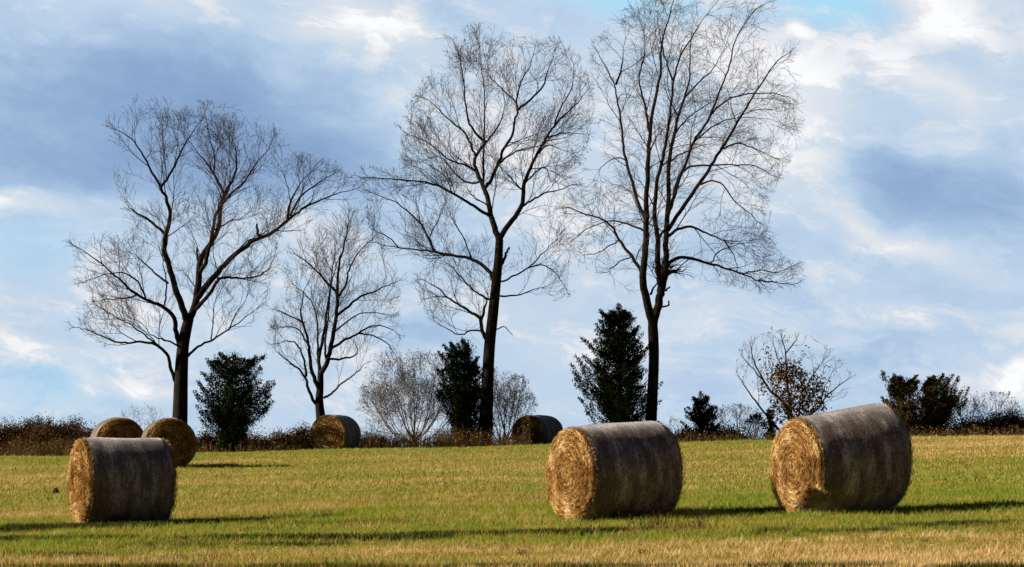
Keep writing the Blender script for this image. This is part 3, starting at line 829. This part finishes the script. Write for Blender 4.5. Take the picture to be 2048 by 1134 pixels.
bare_tree('bare_tree', 'tall bare tree in the middle, thick straight trunk with a narrow cedar against its foot', 90.9, seed=45, dens=1.0, leaf=0.16, leafmat_='small_dead_leaf',
          leaf_top=lambda px, py: 1.0 if py < 430 else 0.15, leaf_size=0.055, **T3)

T4 = dict(trunk=[(1300, 893, 27), (1303, 822, 23), (1309, 720, 21), (1307, 665, 22), (1306, 645, 19)], limbs=[
    (18, 2, [(1306, 650), (1298, 619), (1289, 589), (1283, 560), (1289, 522), (1291, 475), (1291, 433), (1290, 398), (1292, 325), (1294, 276), (1303, 219), (1315, 162), (1315, 114), (1331, 61), (1341, 12)]),
    (8, 2, [(1291, 450), (1282, 430), (1268, 385), (1258, 333), (1248, 300), (1246, 235), (1238, 195), (1236, 158), (1213, 114), (1197, 77)]),
    (5, 1.5, [(1236, 158), (1248, 120), (1250, 85)]),
    (5, 1.5, [(1293, 276), (1286, 219), (1274, 187), (1274, 158), (1290, 114), (1284, 70)]),
    (8, 1.5, [(1284, 550), (1275, 530), (1260, 509), (1239, 479), (1228, 450), (1205, 431), (1171, 420), (1150, 408), (1125, 405)]),
    (5, 1.5, [(1290, 468), (1260, 452), (1232, 442), (1205, 443), (1167, 460)]),
    (3, 1.2, [(1239, 479), (1220, 490), (1195, 505), (1170, 505)]),
    (3, 1.2, [(1265, 515), (1245, 520), (1225, 535), (1212, 545)]),
    (18, 15, [(1306, 656), (1313, 630), (1320, 602), (1327, 572), (1329, 560)]),
    (13, 1.5, [(1327, 576), (1319, 547), (1317, 505), (1317, 471), (1309, 441), (1309, 406), (1315, 353), (1327, 304), (1335, 252), (1339, 178), (1351, 134), (1380, 89), (1400, 62)]),
    (4, 1.5, [(1339, 180), (1323, 134), (1318, 100), (1310, 60)]),
    (6, 3, [(1316, 480), (1330, 462), (1338, 445)]),
    (5, 2, [(1300, 590), (1307, 575), (1320, 562)]),
    (15, 1.5, [(1327, 578), (1334, 555), (1338, 526), (1338, 475), (1342, 436), (1347, 365), (1349, 304), (1359, 252), (1372, 203), (1388, 158), (1400, 122), (1400, 53), (1405, 20)]),
    (4, 1.5, [(1318, 340), (1335, 330), (1337, 312)]),
    (4, 1.5, [(1372, 205), (1355, 175), (1345, 150)]),
    (8, 1.5, [(1341, 430), (1355, 385), (1363, 353), (1380, 316), (1388, 284), (1416, 243), (1428, 219), (1445, 174), (1461, 134), (1469, 85), (1497, 37), (1515, 20)]),
    (9, 1.5, [(1343, 452), (1372, 406), (1404, 361), (1432, 320), (1453, 284), (1485, 231), (1509, 191), (1534, 150), (1558, 118), (1585, 100)]),
    (5, 1.5, [(1372, 335), (1388, 320), (1428, 318), (1485, 312), (1534, 312), (1568, 330)]),
    (4, 1.5, [(1395, 275), (1410, 262), (1440, 240), (1475, 231), (1520, 235)]),
    (4, 1.5, [(1425, 225), (1461, 187), (1509, 174), (1566, 172), (1595, 180)]),
    (4, 1.5, [(1404, 361), (1432, 349), (1457, 357), (1477, 389), (1509, 410), (1530, 430)]),
    (4, 1.5, [(1450, 290), (1480, 275), (1520, 285), (1555, 300)]),
    (4, 1.5, [(1352, 304), (1370, 288), (1395, 280), (1420, 270)]),
    (4, 1.5, [(1362, 245), (1385, 215), (1420, 190), (1440, 178)]),
    (4, 1.5, [(1292, 325), (1305, 290), (1325, 265)]),
    (3, 1.2, [(1254, 320), (1235, 312), (1215, 320), (1200, 335)]),
    (4, 1.5, [(1388, 160), (1415, 130), (1445, 105), (1465, 70)]),
    (7, 1.5, [(1341, 466), (1366, 447), (1395, 445), (1425, 462), (1455, 475), (1485, 478)]),
    (3, 1.2, [(1455, 475), (1475, 500), (1485, 525)]),
    (8, 2.5, [(1340, 526), (1361, 507), (1391, 511), (1429, 522), (1459, 528), (1493, 541), (1527, 553), (1543, 566)]),
    (3, 1.2, [(1527, 553), (1569, 560), (1600, 563)]),
    (3, 1.2, [(1495, 541), (1530, 532), (1560, 543), (1590, 530)]),
    (3, 1.2, [(1429, 522), (1440, 500), (1470, 485), (1500, 480)]),
    (4, 3, [(1323, 612), (1334, 611), (1340, 610), (1339, 600)]),
    (4, 3, [(1330, 580), (1338, 575), (1343, 573)]),
], outer=[(1125, 370), (1160, 340), (1210, 300), (1180, 200), (1180, 70), (1240, 25), (1300, -12), (1430, -18), (1540, 0), (1575, 70), (1608, 150), (1612, 230), (1595, 310), (1560, 370), (1545, 440), (1560, 495), (1615, 525), (1612, 572), (1540, 578), (1450, 560), (1380, 560), (1340, 560), (1290, 610), (1230, 560), (1150, 510), (1125, 440)])
bare_tree('bare_tree', 'tallest bare tree, trunk forking low beside a big dark cedar right of centre', 90.0, seed=57, dens=0.97, up=0.02, droop=0.12, **T4)


# ------------------------------------------------------------------ cedars
def cedar(label, dist, cx, base_y, left, right, top_y, n_plume, mat='cedar', seed=1, name='cedar_tree', leafn=120, tips=(), rise=0.75, dens_r=0.20, group='dark cedars along the field edge', depthf=0.9, lleaf=0.085, stem=0.06):
    """left/right: list of (row, column) silhouette points from top to bottom"""
    r = np.random.default_rng(seed); sc = dist / F
    X0 = wx_(cx, dist); Zb = gz(X0, dist)
    e = empty(name, (X0, dist, Zb), label, 'cedar', group)
    zt = wz_(top_y, dist) - Zb
    lr = np.array(left, float); rr2 = np.array(right, float)
    def ext(py): return (cx - np.interp(py, lr[:, 0], lr[:, 1])) * sc, (np.interp(py, rr2[:, 0], rr2[:, 1]) - cx) * sc
    B = Batch(); BT = Batch(); N = 0
    zb = wz_(base_y, dist) - Zb
    zlo = min(zb, 0.25)
    for k in range(n_plume + 2 * len(tips)):
        z = zlo + (zt * 0.97 - zlo) * (1 - (1 - r.random()) ** 0.85)
        py = HY - (z + Zb - CAMZ) / sc
        a = r.uniform(0, 2 * math.pi)
        L_, R_ = ext(py)
        ca = math.cos(a)
        rx = (R_ if ca > 0 else L_) ; rd = (L_ + R_) / 2 * depthf
        jr = r.uniform(0.40, 0.78) if r.random() < 0.70 else r.uniform(0.85, 1.12)
        tip = np.array([rx * ca * jr, rd * math.sin(a) * jr, z])
        if k >= n_plume:
            tx, ty = tips[(k - n_plume) // 2]
            z = wz_(ty, dist) - Zb - (0.10 if k % 2 else 0.0)
            tip = np.array([(tx - cx) * sc * (0.92 if k % 2 else 1.0), r.normal() * 0.25, z])
        rl = math.hypot(tip[0], tip[1])
        root = np.array([0, 0, max(0.1, z - rl * rise * r.uniform(0.7, 1.3))])
        mid = (root + tip) / 2 + np.array([tip[0], tip[1], 0]) * 0.15 - np.array([0, 0, rl * 0.12])
        t = np.concatenate([r.random(leafn) ** 0.75, 1 - r.random(leafn // 4) ** 2 * 0.3]); t = t[t > 0.12]
        p = ((1 - t) ** 2)[:, None] * root + (2 * t * (1 - t))[:, None] * mid + (t ** 2)[:, None] * tip
        dr = 2 * (1 - t)[:, None] * (mid - root) + 2 * t[:, None] * (tip - mid); dr /= np.linalg.norm(dr, axis=1, keepdims=True) + 1e-6
        spread = (dens_r * 0.85 * (1.12 - t) + 0.022) * (0.8 if k >= n_plume else 1.0)
        p = p + r.normal(size=p.shape) * spread[:, None] * np.array([1, 1, 0.7])
        tint = np.clip(r.random(len(t)) * 0.5 + 0.5 * r.random(), 0, 1)
        p[:, 2] = np.maximum(p[:, 2], 0.03)
        leafcloud(B, p, lleaf, lleaf * 0.42, bias=dr * 0.9 + np.array([0, 0, 0.3]), tint=tint)
        q = np.array([[*((1 - s) ** 2 * root + 2 * s * (1 - s) * mid + s * s * tip), 0.02 * (1.1 - s)] for s in (0, .35, .7, 1)])
        BT.tubes(q[None, :, :3], q[None, :, 3], 3)
    tk = np.array([[0, 0, -0.1, stem * 1.5], [0.02, 0.01, zt * 0.3, stem * 1.2], [-0.02, 0, zt * 0.65, stem * 0.7], [0, 0, zt * 0.97, 0.012]])
    BT2 = Batch(); Q, _ = resample(tk, 10); BT2.tubes(Q[None, :, :3], Q[None, :, 3], 7)
    BT2.build('trunk', M['bark'], e, smooth=True); BT.build('branches', M['bark'], e)
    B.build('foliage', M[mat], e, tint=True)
    return e


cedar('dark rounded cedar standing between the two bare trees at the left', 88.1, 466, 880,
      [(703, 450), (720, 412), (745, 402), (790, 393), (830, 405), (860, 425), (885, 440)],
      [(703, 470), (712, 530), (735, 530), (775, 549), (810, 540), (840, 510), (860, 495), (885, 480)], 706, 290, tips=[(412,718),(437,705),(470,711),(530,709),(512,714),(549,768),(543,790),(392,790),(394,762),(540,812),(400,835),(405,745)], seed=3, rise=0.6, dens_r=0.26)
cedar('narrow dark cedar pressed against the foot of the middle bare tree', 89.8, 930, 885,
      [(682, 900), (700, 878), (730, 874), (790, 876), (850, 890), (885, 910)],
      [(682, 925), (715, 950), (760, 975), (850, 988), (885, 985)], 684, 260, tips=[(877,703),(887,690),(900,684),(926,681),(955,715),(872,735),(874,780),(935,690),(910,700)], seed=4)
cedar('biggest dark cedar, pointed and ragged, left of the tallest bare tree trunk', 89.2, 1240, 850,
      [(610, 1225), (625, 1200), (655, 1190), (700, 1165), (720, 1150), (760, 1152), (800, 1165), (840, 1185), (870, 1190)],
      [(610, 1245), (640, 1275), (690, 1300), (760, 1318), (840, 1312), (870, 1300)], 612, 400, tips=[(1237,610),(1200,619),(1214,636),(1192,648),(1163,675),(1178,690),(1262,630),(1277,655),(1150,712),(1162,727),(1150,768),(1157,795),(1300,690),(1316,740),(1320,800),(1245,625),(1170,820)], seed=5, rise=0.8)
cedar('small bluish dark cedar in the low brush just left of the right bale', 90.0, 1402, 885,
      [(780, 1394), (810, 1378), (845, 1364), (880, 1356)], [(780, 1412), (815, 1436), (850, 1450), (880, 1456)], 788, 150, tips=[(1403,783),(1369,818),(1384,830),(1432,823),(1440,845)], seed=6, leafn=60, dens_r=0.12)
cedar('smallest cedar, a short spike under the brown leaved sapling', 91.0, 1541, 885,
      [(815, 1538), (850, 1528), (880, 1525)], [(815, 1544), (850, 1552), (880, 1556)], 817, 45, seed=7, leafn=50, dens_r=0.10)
cedar('olive cedar leaning left behind the right bale, left half of the twin pair', 90.0, 1806, 870,
      [(742, 1770), (765, 1775), (790, 1772), (820, 1765), (865, 1775)], [(742, 1790), (755, 1835), (785, 1848), (815, 1872), (865, 1868)], 752, 170, mat='cedar_olive', tips=[(1764,742),(1786,749),(1833,751),(1764,795),(1822,760),(1800,755),(1775,775)], seed=8, rise=1.1)
cedar('olive cedar with ragged upright tips, right half of the twin pair at the right', 91.0, 1868, 870,
      [(750, 1850), (775, 1842), (800, 1828), (865, 1820)], [(750, 1890), (758, 1922), (790, 1930), (820, 1900), (865, 1885)], 752, 180, mat='cedar_olive', tips=[(1888,748),(1918,754),(1932,776),(1928,800),(1906,750),(1856,762),(1933,798),(1870,752)], seed=9, rise=1.1)


# ------------------------------------------------------------------ shrubs
def fan_limbs(px, py, specs, seed, w=3.0):
    r = random.Random(seed); L_ = []
    for (tx, ty) in specs:
        mx_, my_ = (px + tx) / 2 + (tx - px) * 0.12, (py + ty) / 2 + abs(tx - px) * 0.10
        L_.append((w, 1.1, [(px + r.uniform(-8, 8), py), (mx_ + r.uniform(-3, 3), my_ + r.uniform(-3, 3)), (tx, ty)]))
    return L_


def shrub(label, dist, px, w, h, base_y=890, seed=1, leaf=0.3, leafm='hedge_leaf', twm='twig_grey', n=9, dens=1.0, group='bare shrubs along the field edge', name='bare_shrub', L1=0.9, ls=0.06, twr=0.005):
    r = random.Random(seed); specs = []
    for i in range(n):
        a = -0.95 + 1.9 * (i + r.random() * 0.8) / n
        hh = h * r.uniform(0.3, 0.86) * math.cos(a * 0.85) ** 0.6
        specs.append((px + w / 2 * math.sin(a) * r.uniform(0.8, 1.1), base_y - hh))
    jw = lambda: r.uniform(0.92, 1.3)
    outer = [(px - w * 0.30, base_y + 5), (px - w * 0.62, base_y - h * 0.30), (px - w * 0.56 * jw(), base_y - h * 0.6), (px - w * 0.45, base_y - h * 0.9 * jw()), (px - w * 0.15, base_y - h * 1.0 * jw()), (px + w * 0.1, base_y - h * 1.1), (px + w * 0.35, base_y - h * 0.95 * jw()), (px + w * 0.56, base_y - h * 0.65 * jw()), (px + w * 0.62, base_y - h * 0.3), (px + w * 0.3, base_y + 5)]
    return bare_tree(name, label, dist, [(px, base_y, 3), (px, base_y - 6, 3)], fan_limbs(px, base_y, specs, seed), outer, seed, dens=dens, leaf=leaf, leafmat_=leafm,
                     twigmat=twm, group=group, cat='shrub', L1=L1, twr=twr, leaf_size=ls, jit=0.6)


shrub('wide pale grey shrub left of the narrow cedar', 92.0, 828, 200, 172, 892, seed=61, n=17, leaf=0.7, leafm='pale_leaf', dens=1.25, L1=1.3)
shrub('pale grey shrub right of the middle tree trunk, behind the far dark bale', 93.0, 1008, 112, 130, 892, seed=62, n=11, leaf=0.8, leafm='pale_leaf', dens=1.35, L1=1.1)
shrub('thin brush with pink brown leaves between the two small cedars', 91.0, 1475, 90, 68, 885, seed=63, n=8, leaf=0.6, leafm='hedge_leaf', L1=0.8, dens=1.3)
shrub('dark bush close against the left side of the smallest cedar', 90.5, 1508, 40, 50, 885, seed=64, n=6, leaf=0.9, leafm='hedge_leaf', L1=0.7, ls=0.09, dens=1.5)
shrub('low sparse shrub just right of the middle front bale', 91.0, 1352, 40, 45, 888, seed=65, n=5, leaf=0.4, leafm='brown_leaf', L1=0.5)
shrub('thin faint twiggy shrub behind the two far left bales', 97.0, 285, 80, 85, 905, seed=66, n=7, leaf=0.0, L1=0.9, dens=1.1)
shrub('sparse upright weedy shrub right of the twin cedars', 90.5, 1930, 80, 75, 870, seed=67, n=8, leaf=0.35, leafm='hedge_leaf', L1=0.7, dens=1.1)
shrub('weedy shrub at the right edge of the hedge', 90.5, 1990, 80, 75, 868, seed=68, n=8, leaf=0.5, leafm='hedge_leaf', L1=0.7, dens=1.2)

# the brown leaved sapling
OK_ = [(7, 1.5, [(1582, 860), (1575, 806), (1547, 785), (1530, 757), (1518, 730), (1509, 709), (1513, 685)]),
       (6, 1.5, [(1585, 850), (1578, 778), (1575, 726), (1575, 699), (1567, 672)]), (3, 1.2, [(1575, 705), (1595, 685), (1603, 668)]),
       (6, 1.5, [(1590, 860), (1612, 835), (1637, 813), (1665, 778), (1696, 757)]), (5, 1.5, [(1560, 865), (1520, 813), (1495, 778), (1478, 747)]),
       (4, 1.2, [(1590, 850), (1605, 790), (1616, 761), (1632, 738), (1648, 716)]), (3, 1.2, [(1530, 757), (1505, 735), (1488, 715)]),
       (3, 1.2, [(1570, 750), (1556, 715), (1546, 690)]), (3, 1.2, [(1637, 813), (1640, 785), (1655, 750)]), (3, 1.2, [(1600, 820), (1625, 790), (1638, 760)]), (3, 1.2, [(1585, 830), (1560, 790), (1555, 755)])]
sap = bare_tree('sapling_tree', 'young tree with a clump of orange brown leaves, behind the right bale', 91.0, [(1584, 885, 8), (1585, 860, 7)], OK_,
                [(1470, 730), (1490, 680), (1560, 655), (1620, 665), (1660, 705), (1702, 750), (1690, 790), (1640, 850), (1530, 850), (1490, 790)], 71, dens=0.9, leaf=0.10, leafmat_='brown_leaf', twigmat='twig_grey',
                group=None, L1=1.0, twr=0.005)
B = Batch()
for (px, py, rx, rz, n) in ((1572, 745, 34, 20, 900), (1602, 788, 52, 32, 1250), (1590, 818, 55, 24, 1100), (1550, 772, 30, 20, 170), (1625, 765, 34, 30, 260), (1565, 710, 50, 30, 60)):
    c = rng.normal(size=(n, 3)) * 0.5 * np.array([rx, rx, rz]) * 91 / F
    # leaves sit in small bunches
    k = np.clip(rng.normal(size=(n // 6 + 1, 3)), -1.7, 1.7) * 0.55 * np.array([rx, rx, rz]) * 91 / F
    c = k[rng.integers(0, len(k), n)] + rng.normal(size=(n, 3)) * 0.09
    c += np.array([wx_(px, 91) - sap.location.x, 0, wz_(py, 91) - sap.location.z])
    leafcloud(B, c, 0.11, 0.075)
B.build('leaf_clump', M['brown_leaf'], sap, tint=True)


def bush(label, dist, px, w, h, seed, mat='hedge_leaf', base_drop=0.0, n=1.0, group='dark hedge bushes along the field edge', ls=0.075):
    """dense leafy bush: stems and bunches of leaves with an uneven top"""
    r = np.random.default_rng(seed); sc = dist / F; X0 = wx_(px, dist); Zb = gz(X0, dist)
    e = empty('hedge_bush', (X0, dist, Zb), label, 'bush', group)
    wr = w * sc / 2; hr = h * sc
    BT = Batch(); B = Batch(); ns = int(46 * n * max(1, w / 60))
    for k in range(ns):
        a = r.uniform(0, 6.283); q = math.sqrt(r.random())
        tip = np.array([wr * q * math.cos(a) * 1.05, wr * 0.8 * q * math.sin(a), hr * (1 - 0.5 * q ** 2) * r.uniform(0.55, 0.92)])
        root = np.array([tip[0] * 0.4, tip[1] * 0.4, 0])
        pts = np.array([[*(root + (tip - root) * s + r.normal(size=3) * 0.03), 0.012 * (1.2 - s)] for s in (0, .33, .66, 1)])
        BT.tubes(pts[None, :, :3], pts[None, :, 3], 3)
        m_ = int(210 * h / 60); t = r.random(m_) ** 0.8
        p = root + (tip - root) * t[:, None] + r.normal(size=(m_, 3)) * (0.20 * (1.1 - 0.45 * t))[:, None]
        p[:, 2] = np.maximum(p[:, 2], 0.02)
        leafcloud(B, p, ls, ls * 0.55, tint=np.clip(r.random(m_) * 0.6 + 0.4 * r.random(), 0, 1))
    BT.build('stems', M['twig'], e); B.build('foliage', M[mat], e, tint=True)
    return e


bush('brown hedge bush at the very left edge of the field', 92, -10, 145, 114, 101)
bush('reddish brown hedge bush second from the left edge', 93, 62, 115, 108, 102)
bush('tallest round topped hedge bush left of the far bales', 94, 150, 87, 120, 103)
bush('dark hedge bush filling below the first round top', 91.5, 105, 135, 98, 104)
bush('low dark hedge bush tucked left of the half hidden far bale', 91.5, 185, 85, 94, 105)
bush('hedge bush beyond the left pair of bales', 93, 80, 75, 124, 106)
bush('low brown bush at the foot of the rounded cedar, on its left', 90.5, 425, 87, 62, 107)
bush('low brown bush at the foot of the rounded cedar, on its right', 91, 500, 82, 58, 108)
bush('low dark green bush half way between the rounded cedar and the far bale', 91, 560, 82, 60, 109)
bush('dark bush with a ragged tip left of the far bale under the small bare tree', 92, 603, 52, 78, 110)
bush('low bush right of the far bale under the small bare tree', 92, 750, 72, 54, 111)
bush('dark low brush on the left side of the small bluish cedar', 91.5, 1372, 52, 52, 112)
bush('dark low brush right of the small bluish cedar', 91.5, 1455, 72, 58, 113)
bush('dark brush at the foot of the twin cedars', 91.5, 1838, 115, 70, 114)
bush('low hedge bush at the right of the twin cedars', 91.5, 1950, 105, 66, 115)
bush('dark thick hedge bush at the right edge of the photo', 91.5, 2020, 115, 82, 116)
bush('hedge bush running out of the photo at the right edge', 92, 2085, 105, 90, 117)

# tall dry weeds (nobody could count them)
B = Batch()
for (p0, p1, hh, n) in ((0, 380, 0.8, 500), (385, 620, 0.75, 420), (720, 960, 1.15, 1300), (955, 1060, 0.95, 420), (1310, 1560, 0.7, 800), (1740, 2070, 0.7, 900), (870, 930, 1.4, 260), (0, 190, 1.2, 700)):
    for i in range(n):
        d = rng.uniform(86.8, 90.5); x = wx_(rng.uniform(p0, p1), d); z = gz(x, d)
        h = hh * rng.uniform(0.25, 1.15) * (0.75 + 0.5 * mnoise.noise(Vector((x * 0.8, 0, 3))))
        a = rng.uniform(0, 6.283); l = h * rng.uniform(0, 0.3)
        dv = np.array([math.cos(a) * l, math.sin(a) * l, h])
        B.quads((np.array([x, d, z]) + dv / 2)[None], (dv / 2)[None], np.array([[0.007, 0.004, 0]]))
        m_ = rng.integers(2, 9); s = rng.random(m_) * 0.7 + 0.3
        c = np.array([x, d, z]) + dv * s[:, None] + rng.normal(size=(m_, 3)) * 0.04
        leafcloud(B, c, 0.09, 0.025, bias=np.array([0, 0, 0.5]))
o = B.build('dry_weeds', M['weed'], tint=True); tag(o, 'tall dry brown weeds fringing the crest of the field', 'weeds', kind='stuff')

# tuft rows painting shadow streaks across the near field, then dry stalks
row(0, 330, 1064, 1056, 2200, 0.12, 0.22); row(150, 700, 1098, 1092, 500, 0.11, 0.15); row(330, 840, 1050, 1048, 900, 0.09, 0.2); row(0, 900, 1084, 1080, 2200, 0.12, 0.12)
row(760, 1340, 1078, 1066, 1500, 0.12, 0.10); row(1460, 1560, 1030, 1026, 260, 0.12, 0.2); row(1500, 1780, 1066, 1064, 600, 0.09, 0.12); row(1780, 2048, 1056, 1048, 600, 0.09, 0.12)
row(0, 2048, 1142, 1142, 4200, 0.11, 0.22); row(0, 500, 1112, 1122, 500, 0.10, 0.2)
o = bt.build('shadow_grass_tufts', M['shadow_grass'], tint=True); tag(o, 'ragged grass tufts coloured dark as broken shadow streaks across the near field', 'grass', kind='stuff')
keep_bt = bt; bt = Batch(); _b = bt
for i in range(2600):
    y = 26.5 + 50 * rng.random() ** 1.3; x = rng.uniform(-1, 1) * (y * 0.25 + 2)
    blades(bt, x, y, 6, rng.uniform(0.06, 0.13), 0.008, 0.045, 0.8)
for (px, d, L_, th_) in ((248, 38.9, 1.0, 25), (1228, 36.9, 1.05, 29), (1679, 36.4, 1.05, 24)):
    for i in range(260):
        u = rng.uniform(-1, 1) * 0.78; off = -0.18 - 0.22 * rng.random(); c_, s_ = math.cos(R(th_)), math.sin(R(th_))
        if i % 3 == 0: u, off = -0.80 - 0.12 * rng.random(), rng.uniform(-0.35, 0.35)
        blades(bt, wx_(px, d) + u * c_ - off * s_, d + u * s_ + off * c_, 4, rng.uniform(0.08, 0.17), 0.007, 0.03, 0.6)
o = bt.build('grass_tufts', M['grass'], tint=True); tag(o, 'rough green and straw coloured tufts over the field and round the bale bases', 'grass', kind='stuff')
B = Batch()


def stalks(px, py, n, h, spread):
    y = 34.0
    for _ in range(25):
        x = wx_(px, y); y = 0.5 * y + 0.5 * (CAMZ - gz(x, y)) * F / (py - HY)
    for i in range(n):
        a = x + rng.normal() * spread; b = y + rng.normal() * spread * 0.6; hh = h * rng.uniform(0.4, 1.1); aa = rng.uniform(0, 6.283); l = hh * rng.uniform(0, 0.45)
        dv = np.array([math.cos(aa) * l, math.sin(aa) * l, hh])
        B.quads((np.array([a, b, gz(a, b) - 0.01]) + dv / 2)[None], (dv / 2)[None], np.array([[0.0035, 0.002, 0]]))
        c = np.array([a, b, gz(a, b)]) + dv * rng.uniform(0.5, 1.0, (2, 1)) + rng.normal(size=(2, 3)) * 0.012
        leafcloud(B, c, 0.05, 0.010, bias=np.array([0, 0, 0.6]))


stalks(1310, 1062, 90, 0.28, 0.18); stalks(1370, 1066, 60, 0.22, 0.2); stalks(1395, 1062, 25, 0.30, 0.1); stalks(1180, 1062, 25, 0.16, 0.3)
stalks(1200, 1050, 25, 0.16, 0.3); stalks(1040, 1112, 14, 0.12, 0.07); stalks(1275, 1112, 18, 0.12, 0.08); stalks(450, 1062, 30, 0.18, 0.35)
for i in range(60): stalks(rng.uniform(0, 2048), rng.uniform(1035, 1130), 5, 0.12, 0.12)
o = B.build('dry_stalks', M['weed'], tint=True); tag(o, 'thin dry weed stalks standing up out of the near grass', 'weeds', kind='stuff')

# loose straw dropped on the stubble, thicker round the near bales
B = Batch()
pos = [(rng.uniform(-9, 9), rng.uniform(26.5, 44)) for _ in range(2600)] + [(rng.uniform(-9, 9), rng.uniform(26.5, 32)) for _ in range(3500)]
for (px, d) in ((200, 39.3), (1160, 36.4), (1610, 35.9), (300, 39.4), (1300, 36.8), (1730, 36.0)):
    pos += [(wx_(px, d) + rng.normal() * 0.55, d - 0.2 + rng.normal() * 0.5) for _ in range(420)]
pos = np.array(pos); n = len(pos); a = rng.uniform(0, 6.283, n); L = rng.uniform(0.03, 0.11, n)
cen = np.stack([pos[:, 0], pos[:, 1], g(pos[:, 0], pos[:, 1]) + rng.uniform(0.02, 0.055, n)], 1)
dv = np.stack([np.cos(a) * L, np.sin(a) * L, rng.normal(size=n) * 0.25 * L], 1)
wv = np.stack([-np.sin(a), np.cos(a), rng.uniform(0.5, 1.5, n)], 1); wv /= np.linalg.norm(wv, axis=1, keepdims=True)
B.quads(cen, dv, wv * 0.003, tint=rng.uniform(0.3, 1, n))
o = B.build('straw_litter', M['straw'], tint=True); tag(o, 'loose straw scattered on the grass round the bales', 'straw', kind='stuff')

# dark clod by the left bale
cx_, cy_ = wx_(117, 50), 50.0
for _ in range(25):
    cx_ = wx_(117, cy_); cy_ = 0.5 * cy_ + 0.5 * (CAMZ - gz(cx_, cy_)) * F / (990 - HY)
V = []; Fs = []; nr_, na = 7, 14
for k in range(nr_ + 1):
    t = k / nr_
    for i in range(na):
        a = 6.283 * i / na; rad = 0.115 * (1 - t) ** 0.8 * (1 + 0.35 * mnoise.noise(Vector((math.cos(a) * 2, math.sin(a) * 2, t * 3))))
        V.append((rad * math.cos(a) * 1.0 - 0.03 * t, rad * math.sin(a), 0.16 * t))
Fs = [(k * na + i, k * na + (i + 1) % na, (k + 1) * na + (i + 1) % na, (k + 1) * na + i) for k in range(nr_) for i in range(na)]
o = mesh_obj('dirt_clod', V, Fs, M['clod']); o.location = (cx_, cy_, gz(cx_, cy_) + 0.01)
tag(o, 'small dark peaked clod on the grass left of the left front bale', 'clod')
